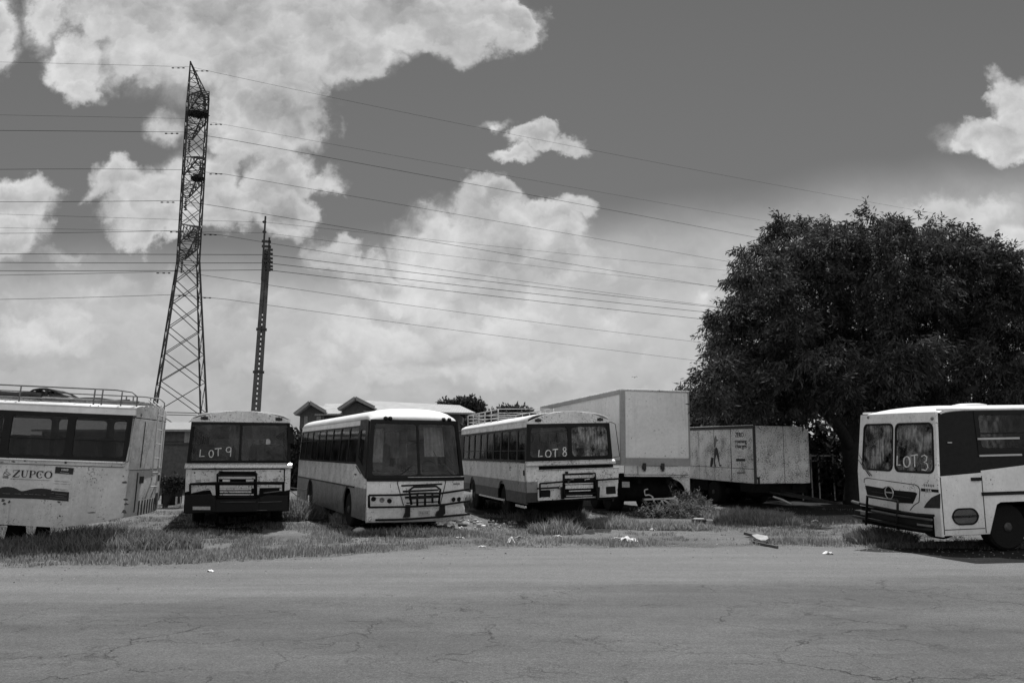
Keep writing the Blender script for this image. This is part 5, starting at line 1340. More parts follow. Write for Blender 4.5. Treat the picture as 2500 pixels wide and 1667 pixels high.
tl = [(1690,975,27,45),(1665,950,27,28),(1725,930,27,60),(1745,1010,27,60),(1765,870,27,70),(1800,960,28,90),(1745,840,27,35),(1780,760,28,45),(1835,730,28,85),(1855,820,28,120),
      (1795,672,28,28),(1872,630,29,75),(1905,560,29,45),(1840,660,28,50),(1960,570,30,62),(1950,690,29,130),(2030,620,30,95),(2060,740,29,140),(1955,860,28,130),
      (2032,560,30,50),(2100,640,31,60),(2140,550,31,50),(2175,565,31,52),(2150,610,31,55),(2210,680,30,125),(2185,810,29,150),(2275,555,31,42),(2300,630,30,95),(2330,760,30,150),
      (2390,640,31,85),(2440,730,30,120),(2480,830,30,150),(2520,720,31,75),(2560,840,31,120),(2350,910,28,150),(2200,920,28,110),(2040,905,28,90),(1910,960,28,80),(2480,960,29,130),(2260,990,29,70),(2150,960,30,60),(1850,905,29,90),(1980,960,29,45),(2440,1010,30,90),(2580,980,30,120),(1990,620,30,60),(2345,580,31,45),(2080,850,27,90),(2110,895,27,75),(1935,962,29.5,42),(1885,978,29.5,36),(2120,975,30,44),(2190,975,29.5,48),(2075,950,29.5,50),(1830,975,29,40),(2140,930,28,60),(2010,935,28,50),(2190,860,26.5,90),(2300,925,26,50),(2440,890,27,85),(1990,900,28,70),(2250,760,27,80),(2060,940,28,42),(2600,700,32,80)]
tr = empty('tree', gnd(2075, 1245)); tr.location = (at(2085, 1100, 31).x, 31, 0)
tag(tr, 'huge dark willow-like tree with drooping leaves spreading over the trailers', 'tree')
T0 = tr.location.copy()
leaves('crown', [lobe(u + (26 if u < 1735 else 8 if u < 1900 else 0), v+6, (Y+3*sin(i*2.3)) if v + r < 1028 else 35.5 + sin(i), max(14, r-19), wgt=(r/100.0)**2) for i, (u, v, Y, r) in enumerate(tl)], M['leaf'], 255, parent=tr, seed=3, shell=.4, leaf=(.21, .048), clump=.30, cl_n=29, sub=7)
mb = MB()
def limb(pts, r0, r1):
    n = len(pts); P = []
    for i, p in enumerate(pts): P.append(Vector(p))
    # smooth by subdividing
    Q = []
    for i in range(n-1):
        for k in range(4):
            t = k/4; p0 = P[max(i-1, 0)]; p1 = P[i]; p2 = P[i+1]; p3 = P[min(i+2, n-1)]
            Q.append(.5*((2*p1)+(-p0+p2)*t+(2*p0-5*p1+4*p2-p3)*t*t+(-p0+3*p1-3*p2+p3)*t**3))
    Q.append(P[-1]); m = len(Q)
    mb.tube([q - T0 for q in Q], [r0+(r1-r0)*i/(m-1) for i in range(m)], 9)
limb([(T0.x, 31, -.1), (T0.x+.1, 31, 1.2), (T0.x-.1, 31, 2.4)], .55, .42)
limb([(T0.x-.1, 31, 2.2), at(2060, 1000, 31), at(2020, 930, 30), at(1950, 860, 29.5), at(1880, 760, 29)], .34, .06)
limb([(T0.x-.1, 31, 2.2), at(2120, 960, 31), at(2130, 800, 31), at(2110, 680, 31), at(2120, 580, 31)], .36, .05)
limb([(T0.x, 31, 2.0), at(2200, 960, 31), at(2320, 850, 31), at(2400, 740, 31)], .34, .06)
limb([(T0.x, 31, 2.0), at(2250, 1000, 30), at(2420, 930, 30), at(2560, 850, 30)], .26, .05)
limb([(T0.x-.1, 31, 2.1), at(2020, 1010, 29.5), at(1900, 960, 28.5), at(1780, 930, 28), at(1720, 900, 27.5)], .24, .04)
limb([at(2060, 1000, 31), at(2010, 965, 30.5), at(1990, 940, 30)], .14, .04)
limb([at(2130, 800, 31), at(2060, 720, 30.5), at(2000, 620, 30)], .16, .03)
limb([at(2120, 700, 31), at(2150, 620, 31), at(2160, 550, 31)], .1, .03)
mb.build('trunk', M['bark'], tr, smooth=True)
# gloomy shrubs and a bank of bushes behind the trailers
def bush(name, label, cat, lobes, per=60, mat='leaf_bush', seed=0, leaf=(.2, .08), group=None, cl=.3, stems=True):
    c = lobes[0][0]; e = empty(name, (c[0], c[1], 0)); tag(e, label, cat, group)
    leaves('foliage', lobes, M[mat], per, leaf=leaf, droop=.3, clump=cl, parent=e, seed=seed, shell=.2, cl_n=18)
    if stems:
        mb_ = MB()
        for l in lobes[:6]:
            mb_.tube([(0, 0, -.05), tuple((Vector(l[0]) - Vector((c[0], c[1], 0)))*.5 + Vector((0, 0, .2))), tuple(Vector(l[0]) - Vector((c[0], c[1], 0)))], [.08, .05, .02], 5)
        mb_.build('stems', M['bark'], e)
    return e
LB = ['dark bush behind the low trailer, nearest the box trailer', 'dark bush above the middle of the low trailer', 'dark bush behind the rounded end of the low trailer', 'dark bush in the gap between the low trailer and the LOT 3 bus', 'dark bush behind the windscreens of the LOT 3 bus', 'dark bush behind the roof of the LOT 3 bus', 'dark bush at the right edge behind the LOT 3 bus']
for i in range(7):
    x = 8.3 + 3.4*i; y = 36 + 1.3*sin(i*1.7)
    lb = [((x + random.uniform(-1.5, 1.5), y + random.uniform(-1, 1), random.uniform(.7, 3.6)), (1.6, 1.3, 1.2), 1.0) for _ in range(8)]
    bush('bush', LB[i], 'bush', lb, 110, 'leaf', seed=20+i, leaf=(.32, .13), group='dark bushes behind the trailers')

# heap of weeds and brush round the bent frame, stump, sheet
lb = [(tuple(gnd(1655, 1262) + Vector((dx, dy, z))), (r, r*.8, r*.7), wt) for dx, dy, z, r, wt in ((-.9,-.2,.1,.35,.35),(-.3,-.1,.12,.4,.4),(.2,.2,.25,.4,.4),(.55,.6,.4,.42,.4),(.1,-.3,.1,.35,.4),(.7,.1,.2,.3,.3))]
bush('brush_heap', 'heap of scrubby weeds growing over scrap in front of the box trailer', 'bush', lb, 200, 'leaf_bush', seed=41, leaf=(.12, .03), cl=.16)

tuft('weed_tuft', 'low weeds along the road edge beneath the LOT 3 bus', 'weeds', gnd(2380, 1336), (2.2, .22), 3200, .05, .22, .015, 'grass_dark', 'weed tufts', seed=16)
tuft('weed_tuft', 'weeds crowding round the stump', 'weeds', gnd(1690, 1293), (.5, .3), 1100, .08, .3, .018, 'grass', 'weed tufts', seed=14)
tuft('weed_tuft', 'weeds growing up into the bent truss', 'weeds', gnd(1620, 1292), (.9, .35), 2200, .08, .32, .018, 'grass', 'weed tufts', seed=15)
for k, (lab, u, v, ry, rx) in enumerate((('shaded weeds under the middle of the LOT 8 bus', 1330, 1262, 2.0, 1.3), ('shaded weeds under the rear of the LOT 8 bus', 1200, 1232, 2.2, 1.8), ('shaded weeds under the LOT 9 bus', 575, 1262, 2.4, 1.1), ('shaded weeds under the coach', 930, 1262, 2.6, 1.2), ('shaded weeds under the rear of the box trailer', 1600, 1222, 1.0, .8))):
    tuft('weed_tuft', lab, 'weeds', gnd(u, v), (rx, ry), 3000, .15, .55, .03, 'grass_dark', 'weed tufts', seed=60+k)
# loose gravel on the verge and the sandy margin, too many to count
gp = []; gf = []; R = np.random.RandomState(77)
for k in range(3600):
    x = R.uniform(-11, 12); e = edge_y(x); y = e + R.normal(0, 1)*1.1 - .1 if k % 3 else R.uniform(e, 24)
    if y < 9: continue
    r = R.uniform(.005, .022) * (1 if k % 40 else 1.8); b0 = len(gp); a = R.rand()*6
    for q_ in range(5): gp.append((x + r*cos(a+q_*1.26), y + r*.8*sin(a+q_*1.26), .002))
    gp.append((x + r*.2, y, r*R.uniform(.6, 1.1)))
    for q_ in range(5): gf.append((b0+q_, b0+(q_+1) % 5, b0+5))
mb = MB(); mb.add(gp, gf); o = mb.build('gravel', M['gravel'], normals=False); tag(o, 'loose gravel scattered along the road edge', 'gravel', kind='stuff')
# ------------------------------------------------------------------ background trees
lb = [lobe(u, v, 112, r*.8, 1, w) for u, v, r, w in ((1140, 985, 18, .5), (1120, 992, 16, .5), (1160, 995, 16, .5), (1085, 988, 9, .15), (1100, 1000, 12, .3), (1150, 1020, 25, .7), (1170, 1015, 14, .4))]
bush('background_tree', 'small dark tree right behind the end of the house roof', 'tree', lb, 330, 'leaf', seed=51, leaf=(.45, .2), cl=.45, group='trees far behind the buses')
lb = [lobe(u, v, 60, r*.8, .8, w) for u, v, r, w in ((1240, 1018, 26, 1), (1215, 1025, 25, 1), (1270, 1022, 25, 1), (1195, 1035, 22, .8), (1160, 1045, 25, .8), (1290, 1025, 16, .5), (1250, 1005, 12, .4), (1185, 1060, 30, .8))]
bush('background_tree', 'round dark bushy tree above the roof of the LOT 8 bus', 'tree', lb, 300, 'leaf', seed=52, leaf=(.28, .12), cl=.3, group='trees far behind the buses')
lb = [lobe(u, v, 45, r, 1, w) for u, v, r, w in ((715, 1085, 16, .6), (722, 1110, 18, .6), (700, 1120, 18, .6), (720, 1150, 20, .6), (700, 1165, 20, .6), (735, 1130, 20, .6))]
bush('background_bush', 'dark bush in the gap between the LOT 9 bus and the coach', 'bush', lb, 300, 'leaf', seed=53, leaf=(.3, .15), cl=.4)
lb = [lobe(u, v+8, 29, r*.6, .8, w*.6) for u, v, r, w in ((405, 1165, 12, .5), (430, 1162, 13, .5), (418, 1178, 14, .5), (440, 1175, 12, .4), (450, 1160, 12, .4))]
bush('background_bush', 'low scrub behind the gap between the left bus and the LOT 9 bus', 'bush', lb, 200, 'leaf', seed=54, leaf=(.1, .04), cl=.12)

# ------------------------------------------------------------------ houses
M['brick'] = plain('dark_brick', .07, .9, .35, 6); M['tile'] = plain('pale_roof_tile', .34, .8, .12, 3); M['plaster'] = plain('plaster', .3, .9, .2, 2)
M['fascia'] = plain('fascia_board', .2, .7, .2, 5)
def tile_mat():
    m, nt = nodes('roof_tiles'); L = nt.links
    tc = N(nt, 'ShaderNodeTexCoord'); P = tc.outputs['Object']
    w_ = N(nt, 'ShaderNodeTexWave'); w_.inputs['Scale'].default_value = 1.1; w_.bands_direction = 'X'; L.new(P, w_.inputs['Vector'])
    n = noise(nt, P, 1.2, 5, .6)
    col = math_(nt, 'MULTIPLY', mapr(nt, n, .3, .7, .2, .3), mapr(nt, w_.outputs['Fac'], 0, 1, .85, 1.08))
    bs = N(nt, 'ShaderNodeBsdfPrincipled'); L.new(grey(nt, col), bs.inputs['Base Color']); bs.inputs['Roughness'].default_value = .8
    o = N(nt, 'ShaderNodeOutputMaterial'); L.new(bs.outputs[0], o.inputs[0]); return m
M['tile'] = tile_mat()
YH = 90.0
hp = at(900, 1115, YH); hr = empty('brick_house', (hp.x, YH, 0)); tag(hr, 'long dark brick house with two gables and pale tiled roof behind the coach', 'house')
def h3(u, v, Y=YH): p = at(u, v, Y); return (p.x-hr.location.x, p.y-hr.location.y, p.z)
def hz(u, v, Y=YH): return h3(u, v, Y)[2]
def hx(u, Y=YH): return h3(u, 1000, Y)[0]
ev = hz(760, 1009)
mb = MB(); mb.box(hx(733), hx(1120), 0.6, 10, 0, ev-.05); mb.box(hx(733), hx(792), 0, 1, 0, ev)
mb.plate([(hx(733), ev), (hx(792), ev), (hx(760), hz(760, 990))], mpy(.0), 0, .3)
mb.plate([(hx(838), ev), (hx(912), ev), (hx(912), hz(912, 1000)), (hx(872), hz(872, 982)), (hx(838), hz(838, 1000))], mpy(-.4), 0, .5)
mb.box(hx(838), hx(912), -.4, 1, 0, ev+.01)
mb.build('wall', M['brick'], hr)
mb = MB()
def slope(a, b, c, d, t=.18):
    a, b, c, d = map(Vector, (a, b, c, d)); nrm = (b-a).cross(d-a).normalized()*t
    if nrm.z < 0: nrm = -nrm
    vs = [a, b, c, d, a-nrm, b-nrm, c-nrm, d-nrm]; mb.add(vs, [(0,1,2,3),(7,6,5,4),(0,4,5,1),(1,5,6,2),(2,6,7,3),(3,7,4,0)])
rz1 = hz(760, 984); rz2 = hz(872, 974); e1 = hz(726, 1012)
xr = hx(760); xl = hx(725); xrr = hx(799)
slope((xl, -.8, e1), (xr, -.8, rz1), (xr, 7, rz1), (xl, 7, e1)); slope((xr, -.8, rz1), (xrr, -.8, hz(799, 1006)), (xrr, 7, hz(799, 1006)), (xr, 7, rz1))
x2 = hx(872); slope((hx(832), -1.2, hz(832, 1001)), (x2, -1.2, rz2), (x2, 8, rz2), (hx(832), 8, hz(832, 1001))); slope((x2, -1.2, rz2), (hx(918), -1.2, hz(918, 996)), (hx(918), 8, hz(918, 996)), (x2, 8, rz2))
# main roofs seen as pale slopes running to the right
rA = hz(760, 983, YH+5)
slope((hx(770), -.3, e1+.05), (hx(846), -.3, hz(846, 1009)), (hx(846), 5, rA-.1), (hx(770), 5, rA-.1))
rB = h3(900, 977, YH+6)[2]
slope((hx(890), -.6, hz(890, 1003)), (hx(1162), -.6, hz(1162, 1008)), (hx(1122, YH+6), 6, h3(1122, 989, YH+6)[2]), (hx(880, YH+6), 6, rB))
slope((hx(1162), -.6, hz(1162, 1008)), (hx(1162), 11, hz(1162, 1008)), (hx(1122, YH+6), 6.1, h3(1122, 989, YH+6)[2]), (hx(1122, YH+6), 6, h3(1122, 989, YH+6)[2]))
mb.build('roof', M['tile'], hr)
for pts in (((xl-.05, -.9, e1), (xr, -.9, rz1+.05), (xrr+.05, -.9, hz(799, 1006))), ((hx(831), -1.3, hz(831, 1001)), (x2, -1.3, rz2+.05), (hx(919), -1.3, hz(919, 996)))):
    mb = MB(); mb.bar(pts[0], pts[1], .15, .35); mb.bar(pts[1], pts[2], .15, .35); mb.build('gable_board', M['fascia'], hr)
for (u0, u1) in ((744, 752), (774, 784)):
    mb = MB(); mb.box(hx(u0), hx(u1), -.08, .05, hz(750, 1040), hz(750, 1016)); mb.build('window', M['fascia'], hr)
    mb = MB(); mb.box(hx(u0)+.1, hx(u1)-.1, -.1, -.07, hz(750, 1038), hz(750, 1018)); mb.build('pane', M['lamp'], hr.children[-1])
# low dark shed with pale roof edge in the gap at the left
p0 = at(395, 1065, 40); p1 = at(560, 1065, 40)
sh = empty('shed', (p0.x, 40, 0)); tag(sh, 'long low dark shed behind the gap left of the LOT 9 bus', 'shed')
mb = MB(); mb.box(-6, p1.x-p0.x, 0, 6, 0, at(400, 1048, 40).z); mb.build('wall', M['brick'], sh)
zt = at(400, 1046, 40).z; mb = MB(); mb.add([(-6.3, -.4, zt-.05), (p1.x-p0.x+.3, -.4, zt-.05), (p1.x-p0.x+.3, 6.4, zt+.6), (-6.3, 6.4, zt+.6), (-6.3, -.4, zt-.15), (p1.x-p0.x+.3, -.4, zt-.15), (p1.x-p0.x+.3, 6.4, zt+.5), (-6.3, 6.4, zt+.5)], [(0,1,2,3),(7,6,5,4),(0,4,5,1),(1,5,6,2),(2,6,7,3),(3,7,4,0)]); mb.build('roof', M['fascia'], sh)
mb = MB(); zz_ = at(400, 1084, 40).z; mb.box(-6, p1.x-p0.x, -.05, 0, zz_-.05, zz_+.03); mb.box(-6, p1.x-p0.x, -.05, 0, zz_+.12, zz_+.15); mb.build('ledge', M['steel'], sh)
for uu in (452, 460):
    q = at(uu, 1060, 40).x-p0.x; mb = MB(); mb.box(q, q+.18, -.06, 0, 2.5, 3.1); mb.build('window', M['faint'], sh)
# scrap engine block and chassis remains in that gap
sc = empty('scrap_machine', gnd(425, 1232)); tag(sc, 'dark rusting machine scrap between the left bus and the LOT 9 bus', 'scrap')
o0 = sc.location
def s3(u, v, dy=0): p = at(u, v, o0.y+dy); return (p.x-o0.x, dy, p.z)
mb = MB(); mb.box(s3(400, 1200)[0], s3(433, 1200)[0], -.2, .5, s3(0, 1230)[2], s3(0, 1190)[2]); mb.box(s3(398, 1200)[0], s3(420, 1200)[0], -.1, .4, s3(0, 1190)[2], s3(0, 1167)[2]); mb.lathe([(.1, 0), (.28, .02), (.28, .3), (.1, .32)], (s3(445, 0)[0], -.1, .3), 'y', 16)
mb.build('engine_block', M['chassis'], sc, bevel=.02)
mb = MB(); mb.bar(s3(398, 1195, -.3), s3(448, 1182, -.3), .04, .08); mb.build('bent_rail', M['galv'], sc)
mb = MB(); mb.tube([s3(430, 1232, -.2), s3(431, 1212, -.2)], .035, 6); mb.tube([s3(441, 1230, -.2), s3(441, 1212, -.2)], .02, 6); mb.build('pale_post', M['plate'], sc)
# axle stands carrying the left bus
for k, (ua, ub, uc, ud) in enumerate(((25, 54, 14, 56), (95, 115, 86, 112))):
    Yg = 16.6; a = at(ua, 1285, Yg); c = at(ub, 1285, Yg); d_ = gnd(uc, 1320); e_ = gnd(ud, 1320)
    mb = MB(); x0, x1, x2_, x3 = a.x, c.x, at(uc, 1320, Yg).x, at(ud, 1320, Yg).x; cx = (x0+x1)/2
    vs = [(x2_-cx, -.12, 0), (x3-cx, -.12, 0), (x3-cx, .16, 0), (x2_-cx, .16, 0), (x0-cx, -.08, .5), (x1-cx, -.08, .5), (x1-cx, .12, .5), (x0-cx, .12, .5)]
    mb.add(vs, [(0,3,2,1),(4,5,6,7),(0,1,5,4),(1,2,6,5),(2,3,7,6),(3,0,4,7)])
    o = mb.build('support_stand', M['chassis'], bevel=.015); o.location = (cx, Yg, 0)
    tag(o, ['wide dark support block under the left bus, nearer the picture edge', 'narrow leaning dark support under the left bus'][k], 'support', 'supports under the left bus')
# fence glimpsed under the tree
fr_ = empty('rail_fence', at(1970, 1115, 34)*1.0); fr_.location.z = 0; tag(fr_, 'low pale rail fence in the shade behind the low trailer', 'fence')
fl = fr_.location
mb = MB()
for v in (1112, 1125): mb.bar(at(1950, v, 34)-fl, at(2040, v, 34)-fl, .05, .05)
for u in (1955, 1978, 1996, 2032): mb.bar((at(u, 1100, 34).x-fl.x, 0, 0), (at(u, 1100, 34).x-fl.x, 0, at(u, 1108, 34).z), .05)
mb.build('rails', M['rail'], fr_)

# ------------------------------------------------------------------ lattice pylon
YT = 60.0; tx_ = -25.02; M['pylon'] = plain('pylon_steel', .045, .6, .3, 2, metal=.2)
py_ = empty('transmission_tower', (tx_, YT, 0), (0, 0, radians(28.4))); tag(py_, 'tall slender lattice steel transmission tower behind the left buses', 'tower')
def half(z):
    if z > 16.6: return .74
    return .74 + (16.6-z)*.172/2
def corner(i, z):
    s = half(z); sx, sy = ((-1,-1),(1,-1),(1,1),(-1,1))[i]; return Vector((sx*s, sy*s, z))
ZTOP = 29.9
for i in range(4):
    mb = MB(); r = .07
    zs_ = [0, 8.3, 16.6, ZTOP]
    for a, b_ in zip(zs_[:-1], zs_[1:]): mb.bar(corner(i, a), corner(i, b_), .13 if a < 16 else .11)
    mb.build('leg', M['pylon'], py_)
lev = [0, 2.6, 5.0, 7.3, 9.4, 11.4, 13.3, 15.0, 16.6]; z = 16.6
while z < ZTOP-1.3: z += 1.45; lev.append(min(z, ZTOP))
lev[-1] = ZTOP
mb = MB()
for k in range(len(lev)-1):
    a, c_ = lev[k], lev[k+1]
    for i in range(4):
        j = (i+1) % 4; t = .055 if a < 16 else .045
        mb.bar(corner(i, a), corner(j, c_), t); mb.bar(corner(j, a), corner(i, c_), t)
        if k in (8, 0, 2) or a > 28: mb.bar(corner(i, a), corner(j, a), t)
for i in range(4): mb.bar(corner(i, ZTOP), corner((i+1) % 4, ZTOP), .06)
mb.build('cross_bracing', M['pylon'], py_)
mb = MB(); apex = Vector((-.74, -.2, 32.9))
for i in range(4): mb.bar(corner(i, ZTOP), apex, .08)
for t in (.25, .5, .72):
    P4 = [corner(i, ZTOP).lerp(apex, t) for i in range(4)]
    for i in range(4): mb.bar(P4[i], P4[(i+1) % 4], .04); mb.bar(P4[i], corner((i+1) % 4, ZTOP).lerp(apex, max(0, t-.25)), .035)
mb.build('earth_wire_peak', M['pylon'], py_)
ARMS = [28.4, 23.3, 18.0]; AL = 4.2
TIPS = {}
for zi, za in enumerate(ARMS):
    for s in (-1, 1):
        mb = MB(); tip = Vector((0, s*(.74+AL), za)); h = .74
        rt = [Vector((-h, s*h, za)), Vector((h, s*h, za)), Vector((-h, s*h, za+1.45)), Vector((h, s*h, za+1.45))]
        tw = [tip+Vector((-.25, 0, 0)), tip+Vector((.25, 0, 0)), tip+Vector((-.25, 0, .15)), tip+Vector((.25, 0, .15))]
        for q in range(4): mb.bar(rt[q], tw[q], .075)
        for t0, t1 in ((0, .25), (.25, .5), (.5, .75), (.75, 1)):
            A = [rt[q].lerp(tw[q], t0) for q in range(4)]; B = [rt[q].lerp(tw[q], t1) for q in range(4)]
            mb.bar(A[0], B[1], .04); mb.bar(A[1], B[0], .04); mb.bar(A[0], B[2], .04); mb.bar(A[3], B[1], .04); mb.bar(B[0], B[1], .04); mb.bar(B[2], B[3], .04); mb.bar(B[0], B[2], .04); mb.bar(B[1], B[3], .04)
        mb.build('cross_arm', M['pylon'], py_)
        TIPS[(zi, s)] = py_.matrix_basis @ tip
        mb = MB(); n_ = 9
        for sgx in ():
            for q in range(n_):
                x = sgx*(.35+.16*q); mb.lathe([(.03, -.06), (.12, -.03), (.12, .02), (.03, .04)], (x, tip.y, za-.06-.01*q), 'x', 8)
        prof_ = []
        for q in range(7): prof_ += [(.03, -.17*q), (.12, -.17*q-.05), (.12, -.17*q-.09), (.03, -.17*q-.12)]
        mb.lathe(prof_, (0, tip.y*.92, za-.1), 'z', 8)
        mb.build('insulator', M['pylon'], py_)
# birds' nests
def nest(label, u, v, Y, rx, rz, seed):
    c = at(u, v, Y); R = random.Random(seed); mb = MB()
    for k in range(420):
        a = R.random()*2*pi; rr = sqrt(R.random()); z = R.gauss(0, .3)*rz
        p = Vector((rx*rr*cos(a), rx*.8*rr*sin(a), z*(1.1-rr*.5))); d = Vector((R.gauss(0, 1), R.gauss(0, 1), R.gauss(0, .35))).normalized()*R.uniform(.15, .45)
        mb.bar(p-d*.5, p+d*.5, .035)
    o = mb.build('bird_nest', M['bark']); o.location = c; tag(o, label, 'nest', 'nests on the tower')
nest('big dark stick nest near the top of the lattice tower', 483, 279, 58.8, .72, .42, 1)
nest('small dark stick nest at the middle cross arms of the lattice tower', 482, 436, 59.2, .42, .4, 2)

# ------------------------------------------------------------------ concrete utility pole
YP = 35.0; M['concrete'] = plain('dark_concrete', .075, .9, .35, 4, bump=.2)
pb = at(617, 1115, YP); pt = at(652, 600, YP)
pr_ = empty('utility_pole', (pb.x, YP, 0), (0, 0, radians(17))); tag(pr_, 'dark slotted concrete utility pole with insulators near its top', 'utility pole')
def pc(z): t = (z - 1.8)/(pt.z-1.8); return (pt.x-pb.x)*t + .0
zs0 = at(630, 765, YP).z; ztop = at(650, 612, YP).z
wz = lambda z: .46 - (.46-.30)*z/ztop
mb = MB()
for s in (-1, 1):
    vs = []
    for z in (-.2, ztop):
        cx = pc(z); w_ = wz(max(z, 0)); a = s*w_/2; c_ = s*w_*.07
        for (x, y) in ((a, -.16), (a, .16), (c_, .16), (c_, -.16)): vs.append((cx+x, y, z))
    mb.add(vs, [(0,1,2,3),(7,6,5,4),(0,4,5,1),(1,5,6,2),(2,6,7,3),(3,7,4,0)])
mb.build('pole_rails', M['concrete'], pr_)
mb = MB(); z = 0
while z < zs0: mb = MB(); mb.box(pc(z)-wz(z)*.11, pc(z)+wz(z)*.11, -.10, .10, z, z+.10); mb.build('pole_rung', M['concrete'], pr_); z += .22
nseg = 1; mb = MB()
for k in range(nseg):
    a = zs0 + (ztop-zs0)*k/nseg; c_ = ztop-.01; mb.add([(pc(zq)+xx, yy, zq) for zq in (a, c_) for xx, yy in ((-.06, -.12), (.06, -.12), (.06, .12), (-.06, .12))], [(3,2,1,0),(4,5,6,7),(0,1,5,4),(1,2,6,5),(2,3,7,6),(3,0,4,7)])
mb.build('pole_web', M['concrete'], pr_)
mb = MB(); za = ztop-1.4
mb.bar((pc(za)-.13, -.2, za), (at(648, 531, YP).x-pb.x, -.2, at(648, 531, YP).z), .10, .08); mb.build('top_spike', M['steel'], pr_)
mb = MB(); mb.bar((pc(za)+.12, -.2, za-.3), (at(657, 582, YP).x-pb.x, -.2, at(657, 582, YP).z), .12, .08)
for v in (592, 604, 640): q = at(650, v, YP); mb.box(q.x-pb.x-.2, q.x-pb.x+.2, -.26, -.16, q.z-.05, q.z+.05)
for v in (804, 908): q = at(636, v, YP); mb.box(pc(q.z)-wz(q.z)/2-.05, pc(q.z)+wz(q.z)/2+.05, -.2, .2, q.z-.04, q.z+.04)
mb.build('clamps', M['steel'], pr_)
for v in (611, 621, 632, 641, 651, 659):
    q = at(660, v, YP); mb = MB(); mb.lathe([(.02, -.22), (.04, -.05), (.09, -.04), (.09, .03), (.04, .05), (.07, .1), (.03, .14)], (q.x-pb.x-.04, -.2, q.z), 'x', 8); mb.build('insulator', M['steel'], pr_)
for v in (545, 569):
    q = at(646, v, YP); mb = MB(); mb.lathe([(.02, -.1), (.06, -.06), (.06, .04), (.02, .08)], (q.x-pb.x, -.2, q.z), 'x', 8); mb.build('spike_insulator', M['steel'], pr_)

# ------------------------------------------------------------------ overhead wires (each hangs at its own height above the ground)
M['wire'] = plain('wire', .006, 1.0, .1, 1, spec=0)
def wire(pl, prt, z0u, Yatt, label, group, r, damp=(), name='power_line'):
    """pl: photo points from the far left to the support, prt: from the support to the far right"""
    ua, va = pl[-1]; z0 = at(ua, va, Yatt).z
    def p3(u, v): return gnd(u, v, z0)
    mb = MB(); P = []
    def curve(pts, n=14, left=False):
        us = np.array([p[0] for p in pts], float); vs = np.array([p[1] for p in pts], float)
        k = np.polyfit(us, vs, 2 if len(pts) > 2 else 1); return lambda u: float(np.polyval(k, u))
    fl_ = curve(pl); u0 = -350
    for i in range(10):
        u = u0 + (ua-u0)*i/9; P.append(at(u, fl_(u), Yatt))
    fr2 = curve(prt); ub = prt[0][0]; u1 = 2300
    for i in range(1, 30):
        u = ub + (u1-ub)*i/29; v = min(fr2(u), 1080)
        P.append(p3(u, v))
    # keep the run monotonic in depth
    mb.tube(P, r, 4); o = mb.build(name, M['wire']); tag(o, label, 'wire', group)
    for u in damp:
        v = fl_(u) if u < ua else fr2(u); q = at(u, v, Yatt) if u < ua else p3(u, v)
        pass
    return o, fl_, fr2, z0
TWL = [
 ('thin earth wire at the very top of the lattice tower', [(0, 152), (250, 158), (467, 164)], [(467, 164), (500, 173), (1143, 303), (1250, 332), (2127, 494)], 60.0, .013, (436, 494)),
 ('second thin wire, passing just below the nest of the tower', [(0, 281), (250, 286), (455, 290)], [(470, 290), (510, 298), (1276, 436), (1835, 534)], 63.5, .012, (528,)),
 ('dark wire level with the upper part of the tower, below the nest', [(0, 319), (250, 321), (448, 323)], [(500, 330), (1250, 468), (1840, 579)], 58.0, .02, (420,)),
 ('wire meeting the tower at its middle nest', [(0, 414), (250, 413), (450, 415)], [(490, 415), (528, 422), (1250, 547), (1819, 646)], 61.0, .018, (528,)),
 ('wire meeting the tower between its middle and lowest arms', [(0, 493), (250, 492), (440, 490)], [(480, 495), (1250, 622), (1771, 704)], 58.0, .02, (410,)),
 ('wire meeting the tower at its lowest arms', [(0, 570), (250, 567), (435, 563)], [(480, 564), (514, 570), (1250, 683), (1781, 752)], 61.0, .018, (432, 514)),
 ('wire meeting the tapering part of the tower below the lowest arms', [(0, 672), (250, 667), (430, 662)], [(478, 669), (1250, 779), (1654, 829)], 58.0, .018, (400,)),
 ('lowest wire of the tower, crossing its wide lower panels', [(0, 731), (250, 725), (430, 719)], [(490, 722), (1250, 824), (1700, 880)], 60.0, .018, (438, 500)),
]
for lab, pl, prt, Ya, r, dm in TWL:
    o, fl_, fr2, z0 = wire(pl, prt, 0, Ya, lab, 'wires on the lattice tower', r*.85)
    for u in dm:
        v = fl_(u) if u < 460 else fr2(u); q = at(u, v, Ya) if u < 460 else gnd(u, v, z0)
        mb = MB()
        for dx in (-.45, 0, .4): mb.lathe([(.02, -.09), (.045, -.08), (.045, .08), (.02, .09)], (dx, 0, -.12), 'x', 6)
        mb.tube([(-.55, 0, -.12), (.5, 0, -.12)], .015, 4)
        d = mb.build('vibration_damper', M['wire']); d.location = q - Vector((0, 0, 0)); d.parent = o
for lab, pl, prt, r in (
 ('highest of the three dark wires on the concrete pole', [(0, 620), (325, 621), (650, 622)], [(662, 623), (1250, 694), (1780, 754)], .012),
 ('middle of the three dark wires on the concrete pole', [(0, 641), (325, 642), (650, 642)], [(662, 643), (1250, 711), (1780, 768)], .012),
 ('lowest of the three dark wires on the concrete pole', [(0, 661), (325, 661), (650, 659)], [(662, 660), (1250, 728), (1780, 786)], .012),
 ('faint upper wire on the spike of the concrete pole', [(0, 523), (325, 533), (648, 543)], [(650, 543), (1346, 616), (1808, 664)], .006),
 ('faint lower wire on the spike of the concrete pole', [(0, 556), (325, 563), (648, 569)], [(650, 569), (1250, 643), (1800, 705)], .006)):
    wire(pl, prt, 0, YP, lab, 'wires on the concrete pole', r)

